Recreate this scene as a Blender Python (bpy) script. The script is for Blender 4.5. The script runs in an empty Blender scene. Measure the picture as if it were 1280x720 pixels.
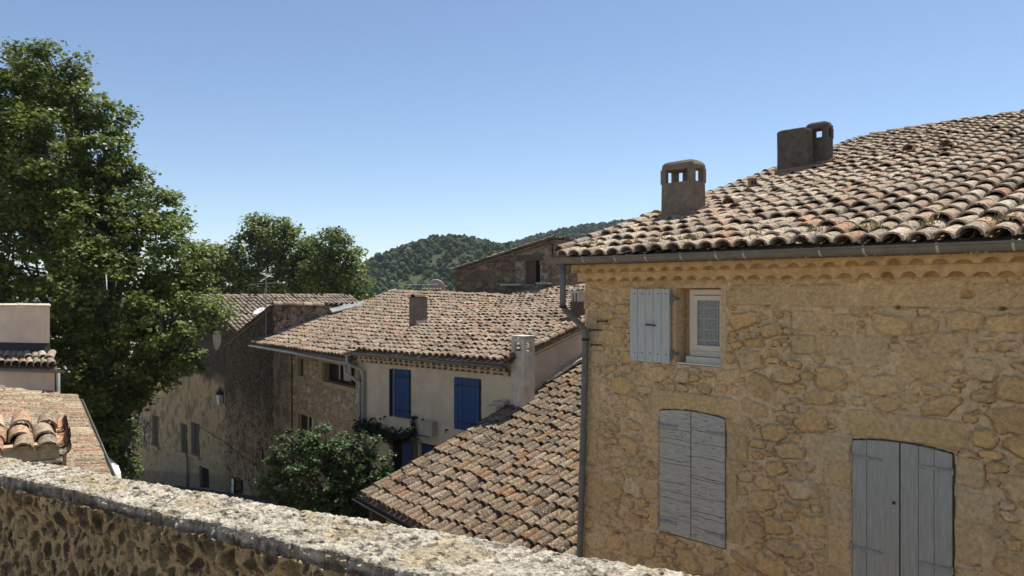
import bpy, math, random
import numpy as np
from mathutils import Vector
rng = np.random.default_rng(7)
random.seed(7)
C = bpy.context.scene.collection
UP = np.array([0., 0., 1.])

# ------------------------------------------------------------------ noise
def _h(ix, iy, iz, seed):
    n = (ix.astype(np.uint64) * np.uint64(374761393) + iy.astype(np.uint64) * np.uint64(668265263)
         + iz.astype(np.uint64) * np.uint64(2147483647) + np.uint64(seed * 974711 + 13)) & np.uint64(0xffffffff)
    n = ((n ^ (n >> np.uint64(13))) * np.uint64(1274126177)) & np.uint64(0xffffffff)
    n = ((n ^ (n >> np.uint64(16))) * np.uint64(2246822519)) & np.uint64(0xffffffff)
    return ((n ^ (n >> np.uint64(15))) & np.uint64(0xffff)).astype(float) / 65535.
def vnoise(x, y, z=0., seed=0):
    x, y, z = np.broadcast_arrays(np.asarray(x, float) + 5000, np.asarray(y, float) + 5000, np.asarray(z, float) + 5000)
    ix, iy, iz = np.floor(x), np.floor(y), np.floor(z)
    fx, fy, fz = x - ix, y - iy, z - iz
    fx, fy, fz = [f * f * (3 - 2 * f) for f in (fx, fy, fz)]
    ix, iy, iz = ix.astype(np.int64), iy.astype(np.int64), iz.astype(np.int64)
    out = 0
    for dx in (0, 1):
        for dy in (0, 1):
            for dz in (0, 1):
                w = (fx if dx else 1 - fx) * (fy if dy else 1 - fy) * (fz if dz else 1 - fz)
                out = out + w * _h(ix + dx, iy + dy, iz + dz, seed)
    return out
def fbm(x, y, z=0., seed=0, oct=4, gain=.5):
    a, s, t = 1., 0., 0.
    for o in range(oct):
        k = 2. ** o
        s = s + a * vnoise(np.asarray(x) * k, np.asarray(y) * k, np.asarray(z) * k, seed + o * 17); t += a; a *= gain
    return s / t
def sstep(a, b, x):
    t = np.clip((x - a) / (b - a), 0, 1); return t * t * (3 - 2 * t)

# ------------------------------------------------------------------ materials
def mat(name, col=(.5, .5, .5), attr=False, rough=.9, var=.25, vscale=6., spots=(), bump=.25, bscale=40., spec=.3,
        metal=0., trans=0., stretch=(1, 1, 1), hue=None):
    m = bpy.data.materials.new(name); m.use_nodes = True
    nt = m.node_tree; N = nt.nodes; L = nt.links; N.clear()
    out = N.new('ShaderNodeOutputMaterial'); bs = N.new('ShaderNodeBsdfPrincipled')
    tc = N.new('ShaderNodeTexCoord')
    mp = N.new('ShaderNodeMapping'); mp.inputs['Scale'].default_value = stretch
    L.new(tc.outputs['Object'], mp.inputs['Vector'])
    def noise(scale, detail=6, rgh=.6, vec=None):
        n = N.new('ShaderNodeTexNoise'); n.inputs['Scale'].default_value = scale
        n.inputs['Detail'].default_value = detail; n.inputs['Roughness'].default_value = rgh
        L.new(vec or mp.outputs['Vector'], n.inputs['Vector']); return n.outputs['Fac']
    if attr:
        a = N.new('ShaderNodeVertexColor'); a.layer_name = 'Col'; cur = a.outputs['Color']
    else:
        a = N.new('ShaderNodeRGB'); a.outputs[0].default_value = (*col, 1); cur = a.outputs[0]
    if var:
        mr = N.new('ShaderNodeMapRange'); mr.inputs['From Min'].default_value = .3; mr.inputs['From Max'].default_value = .7
        mr.inputs['To Min'].default_value = 1 - var; mr.inputs['To Max'].default_value = 1 + var
        L.new(noise(vscale, 8, .65), mr.inputs['Value'])
        mx = N.new('ShaderNodeVectorMath'); mx.operation = 'SCALE'
        L.new(cur, mx.inputs[0]); L.new(mr.outputs[0], mx.inputs['Scale']); cur = mx.outputs[0]
    for sp in spots:      # (scale, lo, hi, colour[, stretch])
        vec = None
        if len(sp) > 4:
            m2 = N.new('ShaderNodeMapping'); m2.inputs['Scale'].default_value = sp[4]; m2.inputs['Location'].default_value = (3.1, 1.7, 5.3)
            L.new(tc.outputs['Object'], m2.inputs['Vector']); vec = m2.outputs['Vector']
        f = noise(sp[0], 8, .68, vec)
        mr = N.new('ShaderNodeMapRange'); mr.interpolation_type = 'SMOOTHSTEP'
        mr.inputs['From Min'].default_value = sp[1]; mr.inputs['From Max'].default_value = sp[2]
        L.new(f, mr.inputs['Value'])
        mx = N.new('ShaderNodeMixRGB'); mx.inputs['Color2'].default_value = (*sp[3], 1)
        L.new(mr.outputs[0], mx.inputs['Fac']); L.new(cur, mx.inputs['Color1']); cur = mx.outputs['Color']
    L.new(cur, bs.inputs['Base Color'])
    bs.inputs['Roughness'].default_value = rough; bs.inputs['Metallic'].default_value = metal
    bs.inputs['Specular IOR Level'].default_value = spec
    if bump:
        b = N.new('ShaderNodeBump'); b.inputs['Strength'].default_value = bump; b.inputs['Distance'].default_value = .02
        L.new(noise(bscale, 10, .7), b.inputs['Height']); L.new(b.outputs[0], bs.inputs['Normal'])
    if trans:
        t = N.new('ShaderNodeBsdfTranslucent'); L.new(cur, t.inputs['Color'])
        ms = N.new('ShaderNodeMixShader'); ms.inputs[0].default_value = trans
        L.new(bs.outputs[0], ms.inputs[1]); L.new(t.outputs[0], ms.inputs[2]); L.new(ms.outputs[0], out.inputs[0])
    else:
        L.new(bs.outputs[0], out.inputs[0])
    return m

M = {}
M['rubble'] = mat('rubble_masonry', attr=True, rough=.95, var=.28, vscale=22, bump=.9, bscale=34, spec=.1,
                  spots=[(48, .60, .70, (.22, .15, .085)), (70, .63, .70, (.60, .50, .34))])
M['parapet'] = mat('parapet_masonry', attr=True, rough=.97, var=.45, vscale=26, bump=.8, bscale=55, spec=.1,
                   spots=[(60, .56, .68, (.06, .045, .03)), (9, .60, .72, (.05, .04, .03), (1, 1, .35))])
M['coping'] = mat('weathered_limestone', attr=True, rough=.97, var=.35, vscale=30, bump=.9, bscale=70, spec=.1,
                  spots=[(38, .56, .66, (.10, .085, .065)), (12, .62, .74, (.50, .36, .17)), (18, .63, .72, (.24, .205, .155)), (75, .62, .7, (.66, .61, .52))])
M['tile'] = mat('canal_tile', attr=True, rough=.95, var=.35, vscale=14, bump=.5, bscale=60, spec=.1,
                spots=[(11, .57, .72, (.27, .215, .16)), (34, .57, .66, (.15, .118, .088)), (26, .56, .61, (.48, .43, .345)), (15, .545, .60, (.13, .108, .082)), (30, .545, .60, (.10, .083, .064)), (8, .66, .74, (.50, .30, .12))])
M['tile_lichen'] = mat('lichened_canal_tile', attr=True, rough=.95, var=.35, vscale=14, bump=.6, bscale=50, spec=.1,
                spots=[(15, .55, .64, (.085, .072, .055)), (26, .57, .66, (.40, .35, .27)), (10, .625, .70, (.40, .19, .045)), (22, .56, .62, (.05, .042, .033)), (28, .575, .63, (.50, .45, .36))])
M['bed'] = mat('tile_bedding', (.17, .13, .10), bump=.4)
M['mortar'] = mat('lime_mortar', (.52, .45, .34), bump=.5, var=.3, vscale=12)
M['genoise'] = mat('cornice_mortar', attr=True, bump=.5, var=.3, vscale=9, spots=[(14, .62, .74, (.30, .205, .12))], spec=.1)
M['genoise_pale'] = mat('pale_cornice_mortar', attr=True, bump=.4, var=.25, vscale=9, spec=.1)
M['zinc'] = mat('weathered_zinc', (.165, .152, .125), rough=.55, var=.25, vscale=5, bump=.05, spec=.4, spots=[(9, .6, .75, (.25, .235, .20), (4, 4, .6))])
M['zinc_pale'] = mat('pale_zinc', (.42, .42, .42), rough=.5, var=.2, vscale=5, bump=.05, spec=.4)
M['zinc_mid'] = mat('dull_zinc', (.24, .235, .23), rough=.6, var=.3, vscale=4, bump=.08, spec=.3, spots=[(4, .55, .7, (.34, .335, .33))])
M['pipe'] = mat('painted_downpipe', (.145, .142, .132), rough=.5, var=.25, vscale=6, bump=.05, spec=.4)
M['pipe_pale'] = mat('pale_downpipe', (.36, .355, .34), rough=.5, var=.2, vscale=6, bump=.05)
M['iron'] = mat('dark_iron', (.035, .03, .028), rough=.7, bump=.2)
M['shut_plain'] = mat('grey_blue_paint', (.475, .492, .462), rough=.75, var=.16, vscale=10, bump=.25, bscale=30, spec=.2, stretch=(6, 6, .5),
                      spots=[(28, .66, .74, (.28, .30, .29), (3, 3, .25))])
M['shut_worn'] = mat('weathered_grey_paint', (.47, .452, .385), rough=.85, var=.28, vscale=12, bump=.35, bscale=26, spec=.15, stretch=(.8, .8, 12),
                     spots=[(6, .575, .62, (.17, .16, .14), (1, 1, 14)), (22, .60, .66, (.13, .125, .11), (.7, .7, 4)), (11, .58, .66, (.24, .235, .21), (1, 1, 2.5)), (40, .62, .7, (.14, .135, .13)), (6, .60, .75, (.54, .52, .45))])
M['hinge'] = mat('painted_hinge', (.30, .30, .27), rough=.7, var=.3, vscale=20, bump=.2)
M['shut_board'] = mat('slate_grey_paint', (.36, .355, .315), rough=.75, var=.18, vscale=10, bump=.35, bscale=26, spec=.2, stretch=(6, 6, .45),
                      spots=[(30, .62, .70, (.21, .22, .205), (3, 3, .25)), (55, .70, .76, (.05, .05, .05), (1, 1, .4))])
M['blue'] = mat('royal_blue_paint', (.010, .062, .185), rough=.5, var=.2, vscale=6, bump=.1, stretch=(5, 5, .5), spec=.3)
M['navy'] = mat('deep_blue_paint', (.008, .026, .11), rough=.5, var=.2, bump=.1)
M['render_b'] = mat('cream_render', (.615, .53, .375), rough=.95, var=.16, vscale=2.2, bump=.3, bscale=45, spec=.1,
                    spots=[(1.6, .56, .8, (.53, .42, .28), (1, 1, .5)), (14, .68, .74, (.22, .18, .13))])
M['render_grey'] = mat('grey_beige_render', (.50, .42, .33), rough=.95, var=.16, vscale=2.5, bump=.3, bscale=45, spec=.1,
                       spots=[(3, .56, .75, (.40, .33, .26), (1, 1, .3))])
M['render_pink'] = mat('pinkish_render', (.71, .545, .41), rough=.95, var=.14, vscale=2.2, bump=.3, bscale=50, spec=.1,
                       spots=[(2.5, .58, .78, (.58, .43, .33), (2, 2, .35))])
M['render_chim'] = mat('chimney_render', (.215, .175, .13), rough=.97, var=.3, vscale=9, bump=.8, bscale=55, spec=.05,
                       spots=[(5, .58, .75, (.13, .10, .075)), (45, .6, .7, (.11, .09, .065))])
M['chim_dark'] = mat('dark_chimney_render', (.12, .10, .08), rough=.97, var=.35, vscale=9, bump=.8, bscale=55, spec=.05,
                     spots=[(8, .58, .72, (.17, .145, .11)), (45, .6, .7, (.06, .05, .04))])
M['chim_pale'] = mat('pale_chimney_render', (.57, .515, .425), rough=.95, var=.2, vscale=4, bump=.35, bscale=50, spec=.1,
                     spots=[(5, .55, .72, (.44, .37, .30), (3, 3, .35))])
M['terracotta'] = mat('terracotta', (.25, .145, .10), rough=.9, var=.3, vscale=12, bump=.4, spots=[(20, .6, .72, (.42, .33, .25))])
M['attr_wall'] = mat('old_render', attr=True, rough=.97, var=.25, vscale=9, bump=.55, bscale=25, spec=.05)
M['flaking'] = mat('blackened_flaking_render', attr=True, rough=.97, var=.35, vscale=5, bump=.7, bscale=18, spec=.05,
                   spots=[(3.2, .55, .61, (.07, .056, .042)), (7, .54, .59, (.05, .041, .031)), (11, .57, .62, (.36, .28, .185)), (16, .58, .63, (.05, .04, .03))])
M['stained'] = mat('stained_plaster', attr=True, rough=.97, var=.25, vscale=2.5, bump=.5, bscale=14, spec=.05,
                   spots=[(2.6, .60, .66, (.09, .07, .05)), (5, .58, .72, (.22, .17, .115), (1, 1, .25))])
M['ochre_stone'] = mat('ochre_dressed_stone', (.42, .315, .18), rough=.95, var=.22, vscale=10, bump=.5, bscale=45, spec=.1)
M['dark'] = mat('dark_interior', (.012, .012, .014), rough=.9, var=0, bump=0, spec=.1)
M['glass'] = mat('window_glass', (.02, .025, .028), rough=.08, var=0, bump=0, spec=.6)
M['cream'] = mat('cream_window_paint', (.66, .58, .46), rough=.5, var=.06, bump=.04)
M['lace'] = mat('lace_curtain', (.30, .31, .29), rough=.9, var=.35, vscale=60, bump=.2, bscale=90, spots=[(90, .52, .6, (.14, .145, .14))])
M['lace_line'] = mat('lace_thread', (.46, .47, .45), rough=.9, var=.2, vscale=50, bump=.1)
M['white'] = mat('white_paint', (.78, .78, .76), rough=.35, var=.05, bump=0, spec=.4)
M['wood_old'] = mat('old_shutter_wood', (.085, .07, .05), rough=.9, var=.3, vscale=8, bump=.3, stretch=(6, 6, .5))
M['wood_dark'] = mat('dark_timber', (.05, .035, .025), rough=.8, var=.3, vscale=8, bump=.3)
M['brown_door'] = mat('brown_board', (.12, .075, .055), rough=.85, var=.3, vscale=8, bump=.3, stretch=(6, 6, .5))
M['bark'] = mat('plane_bark', (.11, .10, .07), rough=.95, var=.3, vscale=3, bump=.5, spots=[(2.5, .52, .6, (.18, .165, .12))])
M['leaf'] = mat('plane_leaf', attr=True, rough=.45, var=0, bump=0, spec=.4, trans=.45)
M['leaf_gloss'] = mat('glossy_leaf', attr=True, rough=.5, var=0, bump=0, spec=.3, trans=.3)
M['pine'] = mat('hill_foliage', attr=True, rough=.9, var=.4, vscale=.9, bump=0, spec=.1)
M['hill'] = mat('hill_soil', (.050, .062, .030), rough=1, var=.35, vscale=.05, bump=0, spec=.05)
M['ground'] = mat('pale_ground', (.30, .26, .20), rough=1, var=.2, vscale=1.5, bump=.4, bscale=20, spec=.05)
M['street'] = mat('asphalt', (.07, .068, .065), rough=.95, var=.25, vscale=2, bump=.4, bscale=60, spec=.1)
M['dish'] = mat('grey_dish', (.30, .26, .24), rough=.6, var=.12, bump=.03)
M['steel'] = mat('aerial_steel', (.32, .32, .31), rough=.45, var=.1, bump=0, metal=.6)
M['rubber'] = mat('tyre_rubber', (.02, .02, .02), rough=.8, bump=.1)

# ------------------------------------------------------------------ mesh collecting
class MB:
    def __init__(s): s.v = []; s.f = []; s.c = []; s.m = []; s.n = 0
    def add(s, V, Fc, col=None, mi=0):
        V = np.asarray(V, float).reshape(-1, 3); k = len(V)
        s.v.append(V)
        if isinstance(Fc, np.ndarray):
            s.f.append(Fc + s.n)
        else:
            d = {}
            for f in Fc: d.setdefault(len(f), []).append(f)
            for a in d.values(): s.f.append(np.array(a, int) + s.n)
        nf = len(Fc)
        s.m.append((nf, mi))
        if col is None: col = (.5, .5, .5)
        col = np.asarray(col, float)
        s.c.append(np.broadcast_to(col, (k, 3)) if col.ndim == 1 else col)
        s.n += k
    def box(s, o, ax, ay, az, col=None, mi=0):
        o, ax, ay, az = [np.asarray(q, float) for q in (o, ax, ay, az)]
        V = [o, o + ax, o + ax + ay, o + ay, o + az, o + ax + az, o + ax + ay + az, o + ay + az]
        s.add(V, np.array([[0, 3, 2, 1], [4, 5, 6, 7], [0, 1, 5, 4], [1, 2, 6, 5], [2, 3, 7, 6], [3, 0, 4, 7]]), col, mi)
    def prism(s, poly, ext, col=None, mi=0):         # poly: 3-D ring, ext: extrusion vector
        P = np.asarray(poly, float); n = len(P); e = np.asarray(ext, float)
        F = [list(range(n))[::-1], list(range(n, 2 * n))] + [[i, (i + 1) % n, n + (i + 1) % n, n + i] for i in range(n)]
        s.add(np.vstack([P, P + e]), F, col, mi)
    def tube(s, path, r, n=8, col=None, caps=True, mi=0):
        P = np.asarray(path, float); k = len(P)
        R = np.broadcast_to(np.asarray(r, float), (k,))
        T = np.gradient(P, axis=0); T /= np.linalg.norm(T, axis=1)[:, None] + 1e-9
        a = np.cross(T[0], UP)
        if np.linalg.norm(a) < .1: a = np.cross(T[0], [1, 0, 0])
        V = []
        for i in range(k):
            a = a - T[i] * (a @ T[i]); a /= np.linalg.norm(a) + 1e-9; b = np.cross(T[i], a)
            th = np.arange(n) * 2 * np.pi / n
            V.append(P[i] + R[i] * (np.cos(th)[:, None] * a + np.sin(th)[:, None] * b))
        i, j = np.meshgrid(np.arange(k - 1), np.arange(n), indexing='ij'); j2 = (j + 1) % n
        Q = np.stack([i * n + j, i * n + j2, (i + 1) * n + j2, (i + 1) * n + j], -1).reshape(-1, 4)
        F = [list(q) for q in Q]
        if caps: F += [list(range(n))[::-1], list(range((k - 1) * n, k * n))]
        s.add(np.vstack(V), F, col, mi)
    def grid(s, V, col=None, keep=None, mi=0):             # V (a,b,3)
        a, b = V.shape[:2]
        i, j = np.meshgrid(np.arange(a - 1), np.arange(b - 1), indexing='ij')
        Q = np.stack([i * b + j, i * b + j + 1, (i + 1) * b + j + 1, (i + 1) * b + j], -1).reshape(-1, 4)
        if keep is not None: Q = Q[keep.reshape(-1)]
        s.add(V.reshape(-1, 3), Q, None if col is None else np.asarray(col).reshape(-1, 3) if np.ndim(col) > 1 else col, mi)
    def lathe(s, o, prof, n=16, ax=UP, col=None, mi=0):
        o = np.asarray(o, float); ax = np.asarray(ax, float) / np.linalg.norm(ax)
        a = np.cross(ax, [0.3, 1, 0.2]); a /= np.linalg.norm(a); b = np.cross(ax, a)
        th = np.arange(n) * 2 * np.pi / n
        ring = np.cos(th)[:, None] * a + np.sin(th)[:, None] * b
        V = np.vstack([o + ax * h + ring * r for r, h in prof]); k = len(prof)
        F = []
        for i in range(k - 1):
            for j in range(n): F.append([i * n + j, i * n + (j + 1) % n, (i + 1) * n + (j + 1) % n, (i + 1) * n + j])
        F += [list(range(n))[::-1], list(range((k - 1) * n, k * n))]
        s.add(V, F, col, mi)
    def build(s, name, m, loc, parent=None, smooth=False):
        V = np.vstack(s.v) - np.asarray(loc, float); Cc = np.vstack(s.c)
        me = bpy.data.meshes.new(name)
        counts = np.concatenate([np.full(len(f), f.shape[1]) for f in s.f])
        idx = np.concatenate([f.reshape(-1) for f in s.f])
        me.vertices.add(len(V)); me.vertices.foreach_set('co', V.astype(np.float32).reshape(-1))
        me.loops.add(len(idx)); me.loops.foreach_set('vertex_index', idx.astype(np.int32))
        me.polygons.add(len(counts))
        st = np.concatenate([[0], np.cumsum(counts)[:-1]])
        me.polygons.foreach_set('loop_start', st.astype(np.int32))
        me.update(calc_edges=True)
        ca = me.color_attributes.new('Col', 'FLOAT_COLOR', 'POINT')
        ca.data.foreach_set('color', np.hstack([Cc, np.ones((len(Cc), 1))]).astype(np.float32).reshape(-1))
        ms = m if isinstance(m, (list, tuple)) else [m]
        for q in ms: me.materials.append(M[q])
        if len(ms) > 1:
            # material index is stored per add(); polygons keep the add order only when one face array per add
            mi = np.concatenate([np.full(nf, k) for nf, k in s.m]); me.polygons.foreach_set('material_index', mi.astype(np.int32))
        me.polygons.foreach_set('use_smooth', np.full(len(counts), bool(smooth)))
        me.validate(); me.update()
        o = bpy.data.objects.new(name, me); C.objects.link(o)
        if parent is None: o.location = loc
        else: o.parent = parent
        return o

class Thing:                                     # an Empty at the thing's base
    def __init__(s, name, label, cat, loc, group=None):
        s.loc = np.asarray(loc, float)
        s.o = bpy.data.objects.new(name, None); C.objects.link(s.o); s.o.location = s.loc
        s.o.empty_display_size = .2
        s.o['label'] = label; s.o['category'] = cat; s.o['kind'] = 'thing'
        if group: s.o['group'] = group
    def part(s, name, mb, m, parent=None, smooth=False, label=None):
        o = mb.build(name, m, s.loc, parent or s.o, smooth)
        if label: o['label'] = label
        return o
def solo(name, mb, m, loc, label, cat, group=None, kind='thing', smooth=False):
    o = mb.build(name, m, loc, None, smooth); o['kind'] = kind
    if label: o['label'] = label
    if cat: o['category'] = cat
    if group: o['group'] = group
    return o
def structure(name, mb, m, smooth=True):
    o = mb.build(name, m, (0, 0, 0), None, smooth); o['kind'] = 'structure'; return o

class Frame:                                     # facade frame: x along the facade, y into the house, z up; eye level is z = 0
    def __init__(s, ox, oy, ang):
        a = math.radians(ang); s.o = np.array([ox, oy, 0.])
        s.ex = np.array([math.sin(a), -math.cos(a), 0]); s.ey = np.array([math.cos(a), math.sin(a), 0])
    def __call__(s, x, y, z):
        x, y, z = np.broadcast_arrays(*[np.asarray(q, float) for q in (x, y, z)])
        return s.o + x[..., None] * s.ex + y[..., None] * s.ey + z[..., None] * UP
    def box(s, mb, x0, x1, y0, y1, z0, z1, col=None, mi=0):
        mb.box(s(x0, y0, z0), s.ex * (x1 - x0), s.ey * (y1 - y0), UP * (z1 - z0), col, mi)
    def path(s, pts): return np.array([s(*p) for p in pts])

def ground_z(x, y):
    s = np.asarray(x) * -.617 + np.asarray(y) * .787
    return np.maximum(-14, np.minimum(-6.5, -8.3 - .17 * (s - 29.2)))

# ------------------------------------------------------------------ roofs of canal tiles
def tile_tpl(n, r0, r1, L, th, flat=1.0):
    a = np.linspace(np.radians(-4), np.radians(184), n + 1)
    V = []
    for v, r in ((0, r0), (L, r1)):
        for k in (0, th): V.append(np.stack([(r - k) * np.cos(a), np.full(n + 1, v), (r - k) * np.sin(a) * flat], -1))
    V = np.vstack(V); m = n + 1; F = []
    V = np.vstack([V, V[:2 * m]])                       # the open end has its own vertices, so its rim stays a hard edge
    for i in range(n):
        F.append([i, i + 1, 2 * m + i + 1, 2 * m + i]); F.append([m + i + 1, m + i, 3 * m + i, 3 * m + i + 1]); F.append([4 * m + i + 1, 4 * m + i, 5 * m + i, 5 * m + i + 1])
    return V, np.array(F)
PAL = {
 'warm': [((0.419, 0.328, 0.231), 4), ((0.397, 0.274, 0.186), 3), ((0.325, 0.256, 0.186), 2.6), ((0.383, 0.221, 0.133), .5), ((0.448, 0.370, 0.270), 2.), ((0.376, 0.299, 0.218), 3), ((0.238, 0.192, 0.148), .7)],
 'pink': [((0.312, 0.236, 0.167), 3), ((0.306, 0.203, 0.139), 3), ((0.248, 0.187, 0.134), 2.2), ((0.288, 0.170, 0.103), .7), ((0.340, 0.269, 0.196), 1.6), ((0.207, 0.159, 0.116), 1.)],
 'lichen': [((0.200, 0.144, 0.091), 3), ((0.209, 0.133, 0.077), 1.8), ((0.166, 0.125, 0.085), 3), ((0.209, 0.113, 0.056), .5), ((0.231, 0.177, 0.118), 2), ((0.200, 0.128, 0.085), 1.), ((0.122, 0.092, 0.066), 1.2)],
 'cream': [((0.344, 0.255, 0.161), 3), ((0.336, 0.215, 0.131), 2.6), ((0.290, 0.218, 0.137), 2), ((0.328, 0.180, 0.104), .8), ((0.375, 0.297, 0.195), 1.8), ((0.235, 0.180, 0.117), 1)],
 'grey': [((0.277, 0.227, 0.178), 3), ((0.232, 0.187, 0.150), 3), ((0.315, 0.238, 0.182), 1.5), ((0.338, 0.281, 0.217), 1.5)],
}
def roof_tiles(mb, EL, ER, RL, RR, pitch, expo, pal, seed, r=.095, sag=.03, channels=True, nseg=7, skip=None, jit=1.0, flat=1., th=.021, tl=.066):
    g = np.random.default_rng(seed)
    EL, ER, RL, RR = [np.asarray(q, float) for q in (EL, ER, RL, RR)]
    nc = max(2, int(round((np.linalg.norm(ER - EL) + np.linalg.norm(RR - RL)) / 2 / pitch)))
    nr = max(1, int(round((np.linalg.norm(RL - EL) + np.linalg.norm(RR - ER)) / 2 / expo)))
    def P(s, t):
        s = np.asarray(s)[..., None]; t = np.asarray(t)[..., None]
        return (1 - t) * ((1 - s) * EL + s * ER) + t * ((1 - s) * RL + s * RR)
    w = np.linalg.norm(ER - EL); h = np.linalg.norm(RL - EL)
    cols = [c for c, _ in PAL[pal]]; pw = np.array([q for _, q in PAL[pal]]); pw = pw / pw.sum()
    for kind in ((0, 1) if channels else (0,)):
        if kind == 0: i, j = np.meshgrid((np.arange(nc) + .5), np.arange(nr), indexing='ij')
        else: i, j = np.meshgrid(np.arange(nc + 1.), np.arange(nr), indexing='ij')
        i = i.ravel(); j = j.ravel().astype(float); n = len(i)
        colw = np.interp(i, np.arange(nc + 2), g.normal(0, .10, nc + 2))        # whole columns wander a little
        s = (i + (g.normal(0, .035, n) + colw * .35) * jit) / nc; t = (j + (g.normal(0, .05, n) + colw) * jit * (j > 0)) / nr
        sl = (g.random(n) < .035) & (j > 0); s = s + sl * g.normal(0, .10, n) / nc * jit; t = t + sl * g.normal(-.12, .14, n) / nr * jit
        p = P(s, t); du = P(s + .02, t) - P(s - .02, t); dv = P(s, t + .02) - P(s, t - .02)
        dv /= np.linalg.norm(dv, axis=1)[:, None]
        du -= dv * np.sum(du * dv, 1)[:, None]; du /= np.linalg.norm(du, axis=1)[:, None]
        nn = np.cross(du, dv)
        p = p + nn * ((fbm(s * w * .45, t * h * .45, seed * 3.3, seed, 3) - .5) * 2 * sag)[:, None]
        yaw = (g.normal(0, .035, n) + sl * g.normal(0, .13, n)) * jit; tilt = (tl + g.normal(0, .014, n) * jit)
        du2 = du + dv * yaw[:, None]; dv2 = dv - du * yaw[:, None] - nn * tilt[:, None]
        sc = 1 + g.normal(0, .06, n) * jit
        if kind == 0:
            V, F = tile_tpl(nseg, r, r * .88, expo * 1.2, th, flat); off = .052 + g.normal(0, .006, n) * jit
        else:
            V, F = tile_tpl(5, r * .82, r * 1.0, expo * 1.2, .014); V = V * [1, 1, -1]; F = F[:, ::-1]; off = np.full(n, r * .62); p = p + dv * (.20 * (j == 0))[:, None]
        p = p + nn * (off + .02)[:, None]
        if skip is not None:
            k = ~skip(p); p, du2, dv2, nn, sc, s, t = [q[k] for q in (p, du2, dv2, nn, sc, s, t)]; n = len(p)
        W = p[:, None, :] + (V[None, :, 0, None] * sc[:, None, None]) * du2[:, None, :] + V[None, :, 1, None] * dv2[:, None, :] + (V[None, :, 2, None] * sc[:, None, None]) * nn[:, None, :]
        ci = g.choice(len(cols), n, p=pw); cc = np.array(cols)[ci]
        cc = cc * (1 + g.normal(0, .14, (n, 1))) * (.78 + .44 * fbm(s * w * .5, t * h * .5, 0, seed + 5, 3))[:, None]
        if kind == 1: cc = cc * np.array([.42, .40, .38])  # dirt and the shade between the covers painted into the channel tile colour
        cc = np.clip(cc, .03, .75)
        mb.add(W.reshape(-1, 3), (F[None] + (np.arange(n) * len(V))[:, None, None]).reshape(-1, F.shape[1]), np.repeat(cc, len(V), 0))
    # bedding under the tiles
    up = np.cross(ER - EL, RL - EL); up /= np.linalg.norm(up)
    k = .06
    a, b, c, d = [q - UP * .04 for q in (P(0, 0), P(1, 0), P(1, 1), P(0, 1))]
    Q = np.array([a, b, c, d]); V = np.vstack([Q, Q - UP * k])
    mb.add(V, np.array([[0, 1, 2, 3], [7, 6, 5, 4], [0, 4, 5, 1], [1, 5, 6, 2], [2, 6, 7, 3], [3, 7, 4, 0]]), (.14, .11, .085))
def ridge_tiles(mb, A, B_, seed, r=.11, expo=.38, pal='warm'):
    g = np.random.default_rng(seed); A = np.asarray(A, float); B_ = np.asarray(B_, float)
    L = np.linalg.norm(B_ - A); d = (B_ - A) / L; n = int(L / expo)
    sx = np.cross(d, UP); sx /= np.linalg.norm(sx); nz = np.cross(sx, d)
    V, F = tile_tpl(8, r, r * .85, expo * 1.2, .016)
    cols = [c for c, _ in PAL[pal]]
    for i in range(n):
        p = A + d * i * expo + nz * g.normal(0, .008)
        W = p + V[:, :1] * sx + V[:, 1:2] * (d - nz * .04) + V[:, 2:3] * nz
        mb.add(W, F, np.array(cols[g.integers(len(cols))]) * (1 + g.normal(0, .12)))

def scallops(mb, fr, x0, x1, rows, pitch, r=.08, h=.055, col=(.46, .33, .185), clay=(.22, .135, .085)):    # rows: (z of the tile feet, z of the top, projection, phase)
    for zb, zt, pr, ph in rows:
        xs = [x0]; zs = [0.]
        g = np.random.default_rng(int(abs(zb) * 1000) + 3)
        c = x0 + pitch * (.5 + ph)
        while c + r < x1:
            rr = r * (1 + g.normal(0, .05)); hh = h * (1 + g.normal(0, .14)); cc = c + g.normal(0, .008)
            for q in np.linspace(-1, 1, 11): xs.append(cc + rr * q); zs.append(hh * math.sqrt(max(0, 1 - q * q)) * (1 - .1 * g.random()))
            c += pitch
        xs.append(x1); zs.append(0.)
        xs = np.array(xs); zs = np.array(zs)
        rec = .06 + .06 * vnoise(xs / pitch, zb * 10, 0, 3)
        rows_ = [(0 * xs - 0., np.full_like(xs, zt)), (-pr + 0 * xs, np.full_like(xs, zt)), (-pr + 0 * xs, zb + zs), (-pr + rec, zb + zs * .97), (-pr + rec, np.full_like(xs, zb) - .001), (0 * xs, np.full_like(xs, zb) - .001)]
        V = np.stack([fr(xs, y, z) for y, z in rows_], 1)
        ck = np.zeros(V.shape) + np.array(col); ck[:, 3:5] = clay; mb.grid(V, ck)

def gutter(fr, x0, x1, y, z0, z1, r=.065, n=10):            # half-round channel; z is its rim
    mb = MB(); a = np.linspace(np.pi, 2 * np.pi, n)
    X = np.linspace(x0, x1, max(2, int((x1 - x0) / .5)))
    Z = np.interp(X, [x0, x1], [z0, z1])
    ring = [(r * math.cos(t), r * math.sin(t)) for t in a]
    ring = [(-r - .012, .006), (-r - .012, -.012), (-r, -.012)] + ring + [(r, .02), (r - .006, .02)] + [((r - .006) * math.cos(t), (r - .006) * math.sin(t)) for t in a[::-1]] + [(-r + .004, .006)]
    ring = np.array(ring)
    V = np.stack([fr(X, y + q[0], Z + q[1]) for q in ring] + [fr(X, y + ring[0][0], Z + ring[0][1])], 1)
    mb.grid(V)
    for xe, ze in ((x0, z0), (x1, z1)):
        e = [fr(xe, y + r * math.cos(t), ze + r * math.sin(t)) for t in a]; mb.prism(e, fr.ex * .004)
    return mb
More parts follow.
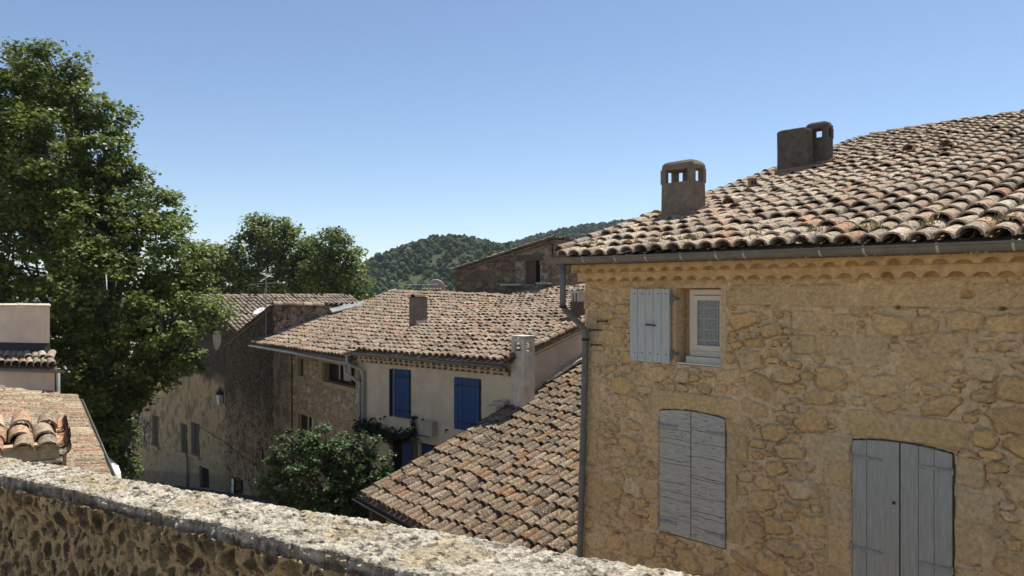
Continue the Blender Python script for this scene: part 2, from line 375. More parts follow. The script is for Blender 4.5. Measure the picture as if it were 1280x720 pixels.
def gutter_bracket(fr, x, y, z, r=.07, wall=.4):
    mb = MB(); a = np.linspace(np.pi * .98, 2 * np.pi, 9)
    p = [(-r - .014, .012)] + [(r * 1.0 * math.cos(t), r * math.sin(t)) for t in a] + [(r + wall * .3, .03)]
    V = np.stack([fr(np.array([x, x + .022]), y + q[0], z + q[1]) for q in p])
    V2 = np.stack([fr(np.array([x, x + .022]), y + q[0] * .93, z + q[1] * .93 + .003) for q in p])
    mb.grid(V); mb.grid(V2[:, ::-1]); return mb

# ------------------------------------------------------------------ rubble walls
def rubble(X, Z, seed, sizes, pal, mortar, blocked=None, relief=.018, blocks=(), rot=.25, tries=5000, gap=1.12, blur=.55, turn=0.):
    """heights and colours of a rubble wall on the grid X, Z (metres)"""
    g = np.random.default_rng(seed)
    step = abs(X[1, 0] - X[0, 0]); n, m = X.shape
    dx = (fbm(X * 9, Z * 9, 0, seed, 3) - .5); dz = (fbm(X * 9, Z * 9, 0, seed + 9, 3) - .5)
    occ = np.zeros(X.shape, bool) if blocked is None else blocked.copy()
    msk = np.zeros(X.shape); hh = np.zeros(X.shape); col = np.zeros(X.shape + (3,)); groove = np.zeros(X.shape)
    cols = np.array([c for c, _ in pal]); pw = np.array([w for _, w in pal], float); pw /= pw.sum()
    x0, z0 = X[0, 0], Z[0, 0]
    def put(cx, cz, a, b, ang, p, force=False, c=None, lift=1.):
        R = 1.35 * max(a, b)
        i0, i1 = max(0, int((cx - R - x0) / step)), min(n, int((cx + R - x0) / step) + 1)
        j0, j1 = max(0, int((cz - R - z0) / step)), min(m, int((cz + R - z0) / step) + 1)
        if i1 - i0 < 2 or j1 - j0 < 2: return
        w = np.s_[i0:i1, j0:j1]
        k = .42 if not force else .05
        u = X[w] - cx + dx[w] * k * 2 * a; v = Z[w] - cz + dz[w] * k * 2 * b
        uu = u * math.cos(ang) + v * math.sin(ang); vv = -u * math.sin(ang) + v * math.cos(ang)
        r = ((np.abs(uu) / a) ** p + (np.abs(vv) / b) ** p) ** (1 / p)
        if not force and (occ[w] & (r < gap)).any(): return
        e = .12 if force else .22
        mm = sstep(1., 1. - e, r)
        s = mm > msk[w]
        msk[w] = np.where(s, mm, msk[w]); c = cols[g.choice(len(cols), p=pw)] if c is None else np.array(c)
        c = c * (1 + g.normal(0, .10)); col[w][r < 1.02] = c
        tx = uu / a * g.normal(0, .45) + vv / b * g.normal(0, .45)
        hh[w] = np.where(r < 1.02, mm * relief * lift * (1 + tx * .5 + g.normal(0, .2)), hh[w])
        groove[w] = np.maximum(groove[w], np.exp(-((r - 1.03) / .07) ** 2) * (1 if not force else .7) * (vv < b * .35))
        occ[w] |= r < 1.0
    for q in blocks: put((q[0] + q[1]) / 2, (q[2] + q[3]) / 2, (q[1] - q[0]) / 2, (q[3] - q[2]) / 2, 0, 9, True, q[4] if len(q) > 4 else None, .55)
    Lx = X[-1, 0] - x0; Lz = Z[0, -1] - z0
    for a0, a1, share in sizes:
        for _ in range(int(tries * share)):
            a = g.uniform(a0, a1); put(x0 + g.random() * Lx, z0 + g.random() * Lz, a, a * g.uniform(.42, .8), turn + g.normal(0, rot), g.uniform(2.3, 5.5))
    cover = sstep(.25, .75, fbm(X * 1.7, Z * 1.7, 0, seed + 31, 4) + (fbm(X * 14, Z * 14, 0, seed + 32, 3) - .5) * .5)    # mortar smeared over stones
    vis = msk * (1 - blur * cover)
    mort = np.array(mortar) * (1 + (fbm(X * 3, Z * 3, 0, seed + 40, 4) - .5) * .5)[..., None]
    cc = mort * (1 - vis[..., None]) + col * vis[..., None]
    rough = (fbm(X * 22, Z * 22, 0, seed + 50, 4) - .5)
    hgt = hh * (1 - .45 * cover) + rough * .034 * (.2 + vis) + (fbm(X * 45, Z * 45, 0, seed + 51, 3) - .5) * .014 * (.3 + vis) - groove * .032 * (1 - .6 * cover) + (fbm(X * 2.2, Z * 2.2, 0, seed + 60, 3) - .5) * .02
    return hgt, cc, msk

# ------------------------------------------------------------------ shutters
def board(mb, fr, xs, zb, zt, y, th):               # one board: xs list of x, bottoms and tops at those x
    n = len(xs); P = [fr(x, y, z) for x, z in zip(xs, zb)] + [fr(x, y, z) for x, z in zip(xs[::-1], list(zt)[::-1])]
    mb.prism(P, -fr.ey * th)
def hinge_bar(fr, x0, x1, z0, z1, y, r=3):
    mb = MB(); d = .017
    P = [fr(x0, y, z0 - d), fr(x1, y, z1 - d), fr(x1 + math.copysign(.012, x1 - x0), y, z1), fr(x1, y, z1 + d), fr(x0, y, z0 + d)]
    if x1 < x0: P = P[::-1]
    mb.prism(P, -fr.ey * .007)
    for t in np.linspace(.12, .9, r):
        mb.lathe(fr(x0 + (x1 - x0) * t, y - .006, z0 + (z1 - z0) * t), [(.009, 0), (.007, .005)], 6, -fr.ey)
    mb.tube([fr(x0, y - .008, z0 - .035), fr(x0, y - .008, z0 + .035)], .012, 6)
    return mb

# ================================================================== HOUSE BESIDE THE PARAPET
R = Frame(1.046, 10.40, 43.6)
gz = -6.5
hR = Thing('stone_house', 'large golden rubble stone house with grey shutters, its eave gutter running along the right side', 'house', R(0, 0, gz))
st = .012
xs = np.arange(-.02, 7.6, st); zs = np.arange(-4.1, .22, st)
X, Z = np.meshgrid(xs, zs, indexing='ij')
def arch(x, xa, xb, zs_, rise):
    t = (x - (xa + xb) / 2) / ((xb - xa) / 2); return zs_ + rise * (1 - t * t)
op_mid = (X > 1.235) & (X < 2.185) & (Z > -3.075) & (Z < arch(X, 1.235, 2.185, -1.515, .045))
op_rt = (X > 3.655) & (X < 4.605) & (Z > -3.9) & (Z < arch(X, 3.655, 4.605, -1.545, .045))
op_win = (X > 1.48) & (X < 2.115) & (Z > -.9) & (Z < .045)
occ = op_mid | op_rt | op_win
band = Z > .10 - 0. * X
dress = (X > 2.13) & (Z > -.16 + .03 * np.sin(X * 4)) & (Z < .11)
stone_pal = [((0.649, 0.405, 0.154), 3), ((0.659, 0.440, 0.194), 3), ((0.608, 0.420, 0.207), 2.2), ((0.556, 0.345, 0.132), 2), ((0.721, 0.560, 0.334), .5), ((0.515, 0.290, 0.145), .4), ((0.494, 0.370, 0.211), .4)]
y1 = (0.610, 0.419, 0.195)
blocks = [(1.12, 2.34, -1.49, -1.25, (0.627, 0.435, 0.195)), (1.0, 1.225, -1.86, -1.56, y1), (1.07, 1.225, -2.2, -1.9, y1), (.98, 1.225, -2.66, -2.42, (0.605, 0.424, 0.200)), (1.08, 1.225, -3.05, -2.72, y1),
          (2.20, 2.46, -1.98, -1.55, (.58, .41, .2)), (2.2, 2.33, -2.5, -2.02, y1), (2.2, 2.42, -2.95, -2.56, y1),
          (3.55, 4.72, -1.50, -1.22, (0.627, 0.429, 0.190)), (3.28, 3.645, -1.80, -1.53, (.54, .44, .28)), (3.36, 3.645, -2.06, -1.84, y1), (3.42, 3.645, -2.42, -2.10, (.56, .45, .29)), (3.4, 3.645, -2.9, -2.46, y1),
          (4.615, 4.86, -1.83, -1.56, (.55, .42, .24)), (4.615, 4.95, -2.16, -1.87, (.58, .46, .27)), (4.615, 4.82, -2.56, -2.2, (.52, .39, .22)), (4.615, 4.92, -2.95, -2.6, (.55, .43, .24)),
          (.02, .26, -1.75, -1.2, y1), (.02, .2, -2.4, -1.85, y1), (.0, .3, -3.0, -2.5, y1), (.02, .22, -.7, -.25, (.43, .32, .17)),
          (3.0, 3.32, -.42, -.2, (0.582, 0.419, 0.220)), (3.36, 3.66, -.42, -.23, (0.582, 0.419, 0.210)), (3.0, 3.28, -.68, -.47, (0.594, 0.424, 0.220)), (3.31, 3.68, -.68, -.46, (0.594, 0.424, 0.220)), (3.77, 4.02, -.72, -.44, (.55, .41, .22))]
for xx in (2.2, 2.95, 3.75, 4.5, 5.3): blocks.append((xx, xx + .7, -.15, .085, (0.560, 0.392, 0.190)))
hgt, cc, msk = rubble(X, Z, 11, [(.14, .20, .06), (.09, .14, .22), (.055, .095, .40), (.028, .055, .32)], stone_pal, (.64, .462, .262), occ, .038, blocks, .22, 17000, 1.1, .42)
up = sstep(.08, .14, Z); hgt = hgt * (1 - .6 * up); cc = cc * (1 - up[..., None] * .5) + np.array((.60, .41, .21)) * up[..., None] * .5
smooth_edge = (X > 1.40) & (X < 2.19) & (Z > -.93) & (Z < .09) | ((X > 2.115) & (X < 2.17) & (Z > -.93) & (Z < .05))
hgt = np.where(smooth_edge, .004, hgt); sm = msk[..., None] * .35; cc = cc * (1 - sm) + np.array((.62, .45, .25)) * sm; cc = np.where(smooth_edge[..., None], np.array((.62, .45, .27)), cc)
for (a, b, rr) in ((4.72, -.02, .05), (4.1, -.155, .022), (5.0, -.15, .025), (.55, -3.25, .035), (.95, -2.95, .03)):     # small holes in the stones
    q = np.exp(-(((X - a) / rr / 1.5) ** 2 + ((Z - b) / rr) ** 2)); hgt -= .06 * sstep(.3, .8, q)
hgt = np.where((X > .78) & (X < 1.46) & (Z > -.95) & (Z < .08), np.minimum(hgt, .030), hgt)
dep = np.where(op_win, -.22, np.where(occ, -.075, hgt))
cc = np.where(occ[..., None], np.array((.56, .39, .21)), cc)
edge = np.where(X < .03, .02 * np.abs(Z), 0)
mb = MB(); mb.grid(R(X + np.where(X < .2, .021 * Z * (1 - np.clip(X, 0, .2) / .2), 0), -dep, Z), cc)
mc = (.57, .41, .235)
def quad(mb, *p, col=mc): mb.add(np.array(p), np.array([[0, 1, 2, 3]]), col)
quad(mb, R(-.1, 0, gz), R(7.58, 0, gz), R(7.58, 0, -4.09), R(-.1, 0, -4.09)); quad(mb, R(7.57, 0, gz), R(10, 0, gz), R(10, 0, .3), R(7.57, 0, .3))
quad(mb, R(-.02, 0, .2), R(7.58, 0, .2), R(7.58, 0, .45), R(-.02, 0, .45))
for xg in (0.02, 10.):
    mb.add(np.array([R(xg - (.1 if xg < 1 else 0), .005, gz), R(xg, .005, .44), R(xg, 10.56, 3.6), R(xg, 21, .45), R(xg, 21, gz)]), [[0, 1, 2, 3, 4]], mc)
quad(mb, R(0, 21, gz), R(10, 21, gz), R(10, 21, .45), R(0, 21, .45))
hR.part('wall', mb, 'rubble')
mb = MB()
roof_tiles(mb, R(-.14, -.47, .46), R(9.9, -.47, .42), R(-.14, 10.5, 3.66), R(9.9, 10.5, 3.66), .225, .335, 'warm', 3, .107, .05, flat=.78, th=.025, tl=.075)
ridge_tiles(mb, R(-.1, 10.55, 3.74), R(9.9, 10.55, 3.74), 5)
ridge_tiles(mb, R(-.16, -.40, .56), R(-.16, 10.4, 3.72), 6, .085, .34, 'grey')
mb.add(np.array([R(-.1, 10.56, 3.62), R(9.9, 10.56, 3.62), R(9.9, 21.3, .5), R(-.1, 21.3, .5)]), np.array([[0, 1, 2, 3]]), (.35, .27, .2))
hR.part('roof', mb, 'tile', smooth=True)
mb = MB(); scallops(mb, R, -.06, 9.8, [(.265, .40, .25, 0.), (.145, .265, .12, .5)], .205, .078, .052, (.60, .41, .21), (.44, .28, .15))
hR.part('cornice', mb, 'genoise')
gt = hR.part('gutter', gutter(R, -.16, 9.9, -.51, .455, .405, .076), 'zinc', smooth=True)
for k, xb in enumerate([.42, .95, 1.42, 1.92, 2.38, 2.72, 3.55, 3.98, 4.62, 5.2, 6.0]):
    hR.part('bracket', gutter_bracket(R, xb, -.51, .455 - .05 * (xb + .16) / 10, .0785, .35), 'zinc_pale', gt)
mb = MB()
mb.tube(R.path([(.01, -.50, .40), (.01, -.50, .1), (.01, -.50, -.17), (.012, -.46, -.24), (.05, -.16, -.47), (.055, -.09, -.54), (.052, -.08, -.7), (.01, -.08, -2.0), (-.075, -.08, -4.2), (-.13, -.08, gz + .02)]), .043, 10)
dp = hR.part('downpipe', mb, 'pipe', smooth=True)
for z, x in ((-.66, .05), (-2.62, -.018), (-.2, .01)):
    m2 = MB(); yy = -.08 if z < -.3 else -.5
    m2.tube([R(x, yy, z - .02), R(x, yy, z + .02)], .052, 10)
    if z < -.3: R.box(m2, x - .012, x + .012, -.05, .03, z - .01, z + .01)
    hR.part('pipe_collar', m2, 'zinc' if z < -.7 else 'iron', dp)
for x0, x1, z in ((.27, .43, -.405), (.12, .33, -.53), (.15, .32, -.735)):        # iron hooks by the corner
    m2 = MB(); m2.tube(R.path([(x0, .03, z), (x0, -.06, z), (x0 + .03, -.07, z + .004), (x1 - .03, -.07, z + .008), (x1, -.05, z + .01)]), .011, 6)
    m2.tube([R(x0 - .01, -.065, z - .03), R(x0 - .01, -.065, z + .03)], .008, 6); hR.part('wall_hook', m2, 'iron')
# small attic window with its open shutter
wi = MB()
for a in ((1.60, 1.655, -.80, .03), (2.065, 2.112, -.80, .03), (1.655, 2.065, -.035, .03), (1.655, 2.065, -.80, -.735)): R.box(wi, a[0], a[1], .13, .19, a[2], a[3])
wn = hR.part('window', wi, 'cream')
m2 = MB()
for a in ((1.662, 1.712, -.73, -.045), (2.03, 2.062, -.73, -.045), (1.712, 2.03, -.105, -.045), (1.712, 2.03, -.73, -.665)): R.box(m2, a[0], a[1], .117, .165, a[2], a[3])
hR.part('sash', m2, 'cream', wn)
m2 = MB(); R.box(m2, 1.712, 2.03, .145, .150, -.665, -.105); hR.part('curtain', m2, 'lace', wn)
m2 = MB()
for z in (-.20, -.335, -.47, -.60): R.box(m2, 1.715, 2.028, .138, .1445, z, z + .008)
for x in (1.80, 1.99): R.box(m2, x, x + .007, .138, .1445, -.66, -.11)
hR.part('curtain_thread', m2, 'lace_line', wn)
m2 = MB(); R.box(m2, 1.59, 2.112, .06, .2, -.885, -.805); R.box(m2, 1.5, 2.112, -.015, .2, -.90, -.882); hR.part('sill', m2, 'cream', wn)
sh = MB(); e = np.linspace(.815, 1.435, 6)
for k in range(5): board(sh, R, [e[k] + .003, e[k + 1] - .003], [-.905 + .004 * (k % 2)] * 2, [.042 - .003 * (k % 3)] * 2, -.045, .028)
s1 = hR.part('shutter', sh, 'shut_plain', label='small grey-blue board shutter folded open against the wall')
for z in (-.79, -.02):
    for k in range(5): m2 = MB(); m2.lathe(R((e[k] + e[k + 1]) / 2 + .01, -.0725, z), [(.010, 0), (.007, .005)], 6, -R.ey); hR.part('nail', m2, 'iron', s1)
m2 = MB(); m2.tube(R.path([(1.08, -.07, -.425), (1.085, -.10, -.42), (1.2, -.10, -.425), (1.225, -.074, -.43)]), .010, 6); hR.part('handle', m2, 'iron', s1)
for z in (-.08, -.78):
    m2 = MB(); m2.tube([R(1.452, -.045, z - .05), R(1.452, -.045, z + .05)], .017, 8); R.box(m2, 1.44, 1.50, -.05, .05, z - .018, z + .018); hR.part('hinge', m2, 'zinc', s1)
# middle arched window: two worn leaves of wide boards laid across
def leaf_rows(xa, xb, xA, xB, zb, zspr, rise, rows):
    mb = MB(); xx = list(np.linspace(xa, xb, 7)); n = len(rows)
    for k in range(n - 1):
        wv = lambda k: np.array([.006 * math.sin(k * 5 + x * 9) + .003 * math.sin(x * 31 + k) for x in xx]) if 0 < k else np.zeros(7)
        lo = list(rows[k] + .003 + wv(k))
        top = list(rows[k + 1] - .003 + wv(k + 1)) if k < n - 2 else [arch(x, xA, xB, zspr, rise) for x in xx]
        board(mb, R, xx, lo, top, .035 + .0008 * math.sin(k * 2.7), .05)
    return mb
for xa, xb, rows, hs in ((1.245, 1.703, [-3.06, -2.86, -2.80, -2.62, -2.53, -2.41, -2.17, -2.12, -1.92, -1.86, -1.74, -1.5], 1), (1.716, 2.175, [-3.06, -2.90, -2.76, -2.70, -2.52, -2.30, -2.27, -2.03, -1.86, -1.70, -1.5], -1)):
    s2 = hR.part('shutter', leaf_rows(xa, xb, 1.235, 2.185, -3.06, -1.525, .045, rows), 'shut_worn', label='weathered grey arched shutter leaf with cracked paint')
    xh = xa - .005 if hs > 0 else xb + .005
    for z in (-1.70, -2.92): hR.part('hinge', hinge_bar(R, xh, xh + hs * .26, z, z, -.02), 'hinge', s2)
# right arched window: two leaves of upright boards
for ed, hs in (([3.665, 3.81, 4.124], 1), ([4.135, 4.30, 4.44, 4.595], -1)):
    mb = MB()
    for k in range(len(ed) - 1):
        xx = list(np.linspace(ed[k] + .0025, ed[k + 1] - .0025, 5))
        board(mb, R, xx, [-3.85] * 5, [arch(x, 3.655, 4.605, -1.556, .045) for x in xx], .03 + .002 * k, .05)
    s3 = hR.part('shutter', mb, 'shut_board', label='slate grey tall shutter leaf of upright boards')
    xh = ed[0] - .004 if hs > 0 else ed[-1] + .004
    for z in (-1.715, -2.66): hR.part('hinge', hinge_bar(R, xh, xh + hs * .29, z, z, -.022, 4), 'hinge', s3)
    if hs > 0:
        m2 = MB(); m2.lathe(R(4.075, -.022, -2.12), [(.017, 0), (.012, .012), (.004, .02)], 8, -R.ey); hR.part('latch', m2, 'iron', s3)

# chimneys: a tower with rounded shoulders and openings near its top
def chimney(th, fr, x0, x1, y0, y1, z0, z1, m, win=True, oh=.16, sh=.05, flash='terracotta', front_w=None, cap=None, parent=None, front=True, pier=True):
    t = .07; wz0, wz1 = z1 - .14 - oh, z1 - .14
    mb = MB(); g = np.random.default_rng(int(abs(x0 * 97 + y0 * 31)) + 5)
    def ringp(a, b, c, d, z): return [fr(a, c, z), fr(b, c, z), fr(b, d, z), fr(a, d, z)]
    def loft(levels):
        V = []; k = 0
        for ins, z in levels:
            r_ = .035
            a, b, c, d = x0 + ins, x1 - ins, y0 + ins, y1 - ins
            P = [(a + r_, c), (b - r_, c), (b - .025, c + .007), (b - .007, c + .025), (b, c + r_), (b, d - r_), (b - .02, d - .02), (b - r_, d), (a + r_, d), (a + .02, d - .02), (a, d - r_), (a, c + r_), (a + .007, c + .025), (a + .025, c + .007)]
            V.append(np.array([fr(p[0] + g.normal(0, .004), p[1] + g.normal(0, .004), z) for p in P])); k = len(P)
        V = np.stack(V + []); V = np.concatenate([V, V[:, :1]], 1)
        mb.grid(V); n = V.shape[1] - 1
        mb.add(V[-1, :n], [list(range(n))]); mb.add(V[0, :n], [list(range(n))[::-1]])
    if win:
        loft([(0, z0), (0, (z0 + wz0) / 2), (0.004, wz0)])
        pw = .1
        for (a, b) in ((x0, x0 + pw), (x1 - pw, x1)):
            for (c, d) in ((y0, y0 + pw * .8), (y1 - pw * .8, y1)): fr.box(mb, a + .004, b - .004, c + .004, d - .004, wz0 - .01, wz1 + .01)
        if pier: fr.box(mb, x0 + .20, x0 + .33, y1 - .07, y1 - .006, wz0 - .01, wz1 + .01)
        if not front: fr.box(mb, x0 + .01, x1 - .01, y0 + .006, y0 + .05, wz0 - .01, wz1 + .01)
        loft([(0.004, wz1), (0.002, wz1 + .05), (.012, z1 - .055), (.035, z1 - .025), (.075, z1 - .006), (.11, z1)])
    else: loft([(0, z0), (0, (z0 + z1) / 2), (.002, z1 - .05), (.012, z1 - .025), (.05, z1 - .005), (.09, z1)])
    ch = th.part('chimney', mb, m, parent)
    return ch
def flashing(th, fr, x0, x1, y0, y1, zf, slope, ch, m='terracotta', h=.075):
    mb = MB(); e = .022
    a, b, c, d = x0 - e, x1 + e, y0 - e, y1 + e
    z = lambda y: zf + slope * (y - y0)
    P = [(a, c), (b, c), (b, d), (a, d)]
    V = [fr(p[0], p[1], z(p[1]) - .12) for p in P] + [fr(p[0], p[1], z(p[1]) + h * (1 if k else .95)) for k, p in enumerate(P)]
    mb.add(V, np.array([[0, 1, 5, 4], [1, 2, 6, 5], [2, 3, 7, 6], [3, 0, 4, 7], [4, 5, 6, 7]]))
    th.part('flashing', mb, m, ch)
rz = lambda y: .55 + .29 * (y + .4)
c1 = chimney(hR, R, .31, .88, 1.33, 1.69, .85, 1.95, 'render_chim', oh=.19); flashing(hR, R, .31, .88, 1.33, 1.69, rz(1.33) + .05, .29, c1)
c2 = chimney(hR, R, .23, .79, 5.14, 5.47, 1.9, 3.01, 'chim_dark', win=False); flashing(hR, R, .23, .79, 5.14, 5.47, rz(5.14) + .05, .29, c2)
c3 = chimney(hR, R, .58, 1.00, 5.55, 5.85, 2.0, 3.16, 'chim_dark', oh=.17, pier=False); flashing(hR, R, .58, 1.00, 5.55, 5.85, rz(5.55) + .06, .29, c3)
mb = MB(); p = R(.56, 3.63, 1.66)
mb.lathe(p, [(.075, 0), (.072, .10), (.085, .11), (.085, .125), (.07, .13), (.07, .23), (.085, .235), (.085, .255), (.06, .275)], 12)
vp = hR.part('vent_pipe', mb, 'terracotta', smooth=False)
m2 = MB()
for q in (-1.9, -1.2, -.5, .2):
    d = np.array([math.cos(q), math.sin(q), 0]); s_ = np.array([-d[1], d[0], 0]); m2.box(p + d * .066 - s_ * .014 + UP * .145, s_ * .028, d * .008, UP * .07)
hR.part('vent_slot', m2, 'dark', vp)
for x, y in ((2.38, 5.54), (2.97, 5.46), (1.28, 1.62)):
    m2 = MB(); V, F = tile_tpl(8, .10, .05, .30, .014)
    nn = np.cross(R.ex, R.ey * .96 + UP * .28); W = R(x, y, rz(y) + .13) + V[:, :1] * R.ex + V[:, 1:2] * (R.ey * .99 + UP * .16) + V[:, 2:3] * nn
    m2.add(W, F, (.20, .13, .10)); hR.part('vent_tile', m2, 'tile', smooth=True)
# moss and dry weeds rooted between the lowest tiles
mb = MB(); g = np.random.default_rng(4)
for k in range(420):
    x = g.choice([.35, 1.05, 1.45, 1.9, 2.7, 3.4, 3.95, 4.5, 5.1]) + g.normal(0, .07); y = -.42 + abs(g.normal(0, .12)); b = R(x, y, rz(y) + .07)
    d = np.array([g.normal(0, .5), g.normal(0, .5), 1.]); d /= np.linalg.norm(d); s_ = np.cross(d, [g.normal(), g.normal(), 0]); s_ *= .006 / (np.linalg.norm(s_) + 1e-6)
    L_ = g.uniform(.03, .085); mb.add([b - s_, b + s_, b + d * L_], [[0, 1, 2]], np.array((.24, .20, .09)) * g.uniform(.5, 1.3))
hR.part('roof_weeds', mb, 'leaf').__setitem__('kind', 'stuff')

# ================================================================== LOW TILED ROOF BETWEEN THE HOUSES
EF0 = np.array([-3.26, 15.96, -4.42]); ER0 = np.array([.93, 10.22, -4.42])
RL0 = np.array([2.36, 21.42, -1.90]); RR0 = np.array([6.6, 15.7, -1.90])
hF = Thing('lean_to_house', 'low house with mottled lichen-covered tile roof and pale twin-window chimney, against the golden house', 'house', (-1.2, 13.1, gz))
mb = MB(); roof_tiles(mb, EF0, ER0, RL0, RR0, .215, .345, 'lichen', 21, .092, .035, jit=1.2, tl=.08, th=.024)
hF.part('roof', mb, 'tile_lichen', smooth=True)
Ff = Frame(-3.26, 15.96, 36.1)
mb = MB(); c = (.38, .30, .2)
quad(mb, Ff(.12, .3, gz), Ff(7.1, .3, gz), Ff(7.1, .3, -4.42), Ff(.12, .3, -4.42), col=c)
quad(mb, Ff(.12, .3, gz), Ff(.12, .3, -4.4), Ff(-.45, 4.2, -3.2), Ff(-.45, 4.2, gz), col=c)
hF.part('wall', mb, 'render_b')
hF.part('gutter', gutter(Ff, -.12, 7.0, -.10, -4.47, -4.50, .055), 'iron', smooth=True)
mb = MB(); Ff.box(mb, -.05, 7.0, .0, .30, -4.62, -4.50); hF.part('soffit', mb, 'wood_dark')
mb = MB(); Ff.box(mb, .45, .62, -.02, .28, gz, -4.6); hF.part('post', mb, 'wood_dark')
# pale mortar fillet where the roof meets the neighbour's gable wall
mb = MB(); g = np.random.default_rng(8)
for a in np.arange(.50, 1.0, .022):
    p = EF0 + (RL0 - EF0) * a; q = EF0 + (RL0 - EF0) * (a + .024); s_ = np.array([.589, -.808, 0])
    w = .10 + .10 * vnoise(a * 30, 0, 0, 4) + (.1 if a > .72 else 0)
    mb.prism([p - s_ * .35 + UP * .16, p + s_ * w + UP * .20, q + s_ * w + UP * .20, q - s_ * .35 + UP * .16], UP * (.05 + .05 * g.random()))
hF.part('mortar_fillet', mb, 'mortar')
# chimney on the verge
B = Frame(0, 18.8, 49.7)
mb = MB()
fc = Frame(.30, 18.42, 45.); x0, x1, y0, y1, z0, z1 = -.46, 0., 0., .40, -3.3, -1.13
pts = lambda z, i: [fc(x0 + i, y0 + i, z), fc(x1 - i, y0 + i, z), fc(x1 - i, y1 - i, z), fc(x0 + i, y1 - i, z)]
def ringbox(mb, zl, il):
    V = np.stack([np.array(pts(z, i) + pts(z, i)[:1]) for z, i in zip(zl, il)]); mb.grid(V)
    mb.add(V[-1, :4], [[0, 1, 2, 3]]); mb.add(V[0, :4], [[3, 2, 1, 0]])
ringbox(mb, [z0, -2.2, z1 - .36], [0, .004, .006])
for a, b, c_, d in ((x0, x0 + .12, y0, y0 + .10), (x1 - .12, x1, y0, y0 + .10), (x0, x0 + .12, y1 - .10, y1), (x1 - .12, x1, y1 - .10, y1)):
    fc.box(mb, a + .006, b - .006, c_ + .006, d - .006, z1 - .37, z1 - .13)
ringbox(mb, [z1 - .14, z1 - .06, z1 - .02, z1], [.006, .006, .03, .08])
c4 = hF.part('chimney', mb, 'chim_pale')
for a_, b_ in ((x0 - .01, x0 + .21), (x1 - .22, x1 + .01)): mb = MB(); fc.box(mb, a_, b_, y0 - .01, y1 + .01, z1 - .005, z1 + .03); hF.part('cap', mb, 'chim_pale', c4)
mb = MB(); fc.box(mb, x0 - .03, x1 + .03, y0 - .05, y1 + .03, z0 + .05, z0 + .30); hF.part('flashing', mb, 'chim_pale', c4)

# ================================================================== HOUSE WITH BLUE SHUTTERS
hB = Thing('rendered_house', 'cream rendered house with royal blue shutters and double row of scalloped tiles under its gutter', 'house', B(-3, 0, gz))
def facade(fr, x0, x1, z0, top, step, y=0., openings=(), colf=None, hf=None, z1=None):
    xs = np.arange(x0, x1 + step * .5, step); T = np.array([top(x) for x in xs]); n = int((T.max() - z0) / step)
    t = np.linspace(0, 1, n + 1); X, tt = np.meshgrid(xs, t, indexing='ij'); Z = z0 + tt * (T[:, None] - z0)
    h = np.zeros_like(X) if hf is None else hf(X, Z)
    c = np.broadcast_to(np.array((.4, .33, .24)), X.shape + (3,)).copy() if colf is None else colf(X, Z)
    for (a, b, lo, hi, d) in openings:
        k = (X > a) & (X < b) & (Z > lo) & (Z < hi); h = np.where(k, -d, h)
    mb = MB(); mb.grid(fr(X, y - h, Z), c); return mb
opB = [(-4.66, -3.82, -3.66, -2.255, .1), (-2.05, -1.09, -3.71, -2.31, .1), (-4.75, -3.55, -6.4, -4.20, .25), (-3.45, -2.5, -6.4, -4.30, .25)]
mb = facade(B, -6.16, 0.0, gz, lambda x: -1.95, .05, 0, opB, hf=lambda X, Z: (fbm(X * 2, Z * 2, 0, 5, 4) - .5) * .02)
side = [B(0, 0, gz), B(0, 8.3, gz), B(0, 8.3, .18), B(0, 0, -1.80)]; mb.add(side, [[0, 1, 2, 3]], (.4, .34, .27))
mb.add([B(-6.16, 0, gz), B(-6.16, 8.3, gz), B(-6.16, 8.3, -.02), B(-6.16, 0, -1.85)], [[3, 2, 1, 0]], (.4, .34, .27))
hB.part('wall', mb, 'render_b')
mb = MB(); mb.prism([B(.012, .03, -3.6), B(.012, 5.2, -3.6), B(.012, 5.2, -.66), B(.012, .03, -1.87)], B.ex * .02)
mb.prism([B(.033, .3, -3.6), B(.033, 5.2, -3.6), B(.033, 5.2, -1.78), B(.033, .3, -2.86)], B.ex * .025)
hB.part('gable_wall', mb, 'render_grey')
ELb, ERb, RLb, RRb = B(-6.25, -.38, -1.80), B(.12, -.38, -1.76), B(-6.25, 8.3, .02), B(.12, 8.3, .34)
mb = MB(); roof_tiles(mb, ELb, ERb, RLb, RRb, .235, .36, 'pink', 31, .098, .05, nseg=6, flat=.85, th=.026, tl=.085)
ridge_tiles(mb, B(.11, -.35, -1.66), B(.11, 8.2, .42), 37, .085, .36, 'pink')
mb.add([B(-6.3, 8.3, 0), B(.1, 8.3, .3), B(.1, 15, -1.5), B(-6.3, 15, -1.5)], np.array([[0, 1, 2, 3]]), (.35, .27, .2))
hB.part('roof', mb, 'tile', smooth=True)
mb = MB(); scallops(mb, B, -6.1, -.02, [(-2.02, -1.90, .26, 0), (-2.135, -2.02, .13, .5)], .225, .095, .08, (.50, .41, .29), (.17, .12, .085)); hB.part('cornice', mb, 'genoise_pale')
mb = MB(); R_ = gutter(B, -6.32, .05, -.43, -1.84, -1.86, .068); hB.part('gutter', R_, 'zinc', smooth=True)
mb = MB(); mb.tube(B.path([(-6.22, -.43, -1.9), (-6.22, -.43, -2.12), (-6.2, -.40, -2.2), (-5.9, -.12, -2.36), (-5.88, -.09, -2.44), (-5.88, -.09, gz + .1)]), .05, 8); hB.part('downpipe', mb, 'pipe_pale', smooth=True)
def blue_leaf(x0, x1, z0, z1, y, m, n=4, nm='shutter'):
    mb = MB(); e = np.linspace(x0, x1, n + 1)
    for k in range(n): B.box(mb, e[k] + .004, e[k + 1] - .004, y - .035, y, z0, z1)
    return hB.part(nm, mb, m)
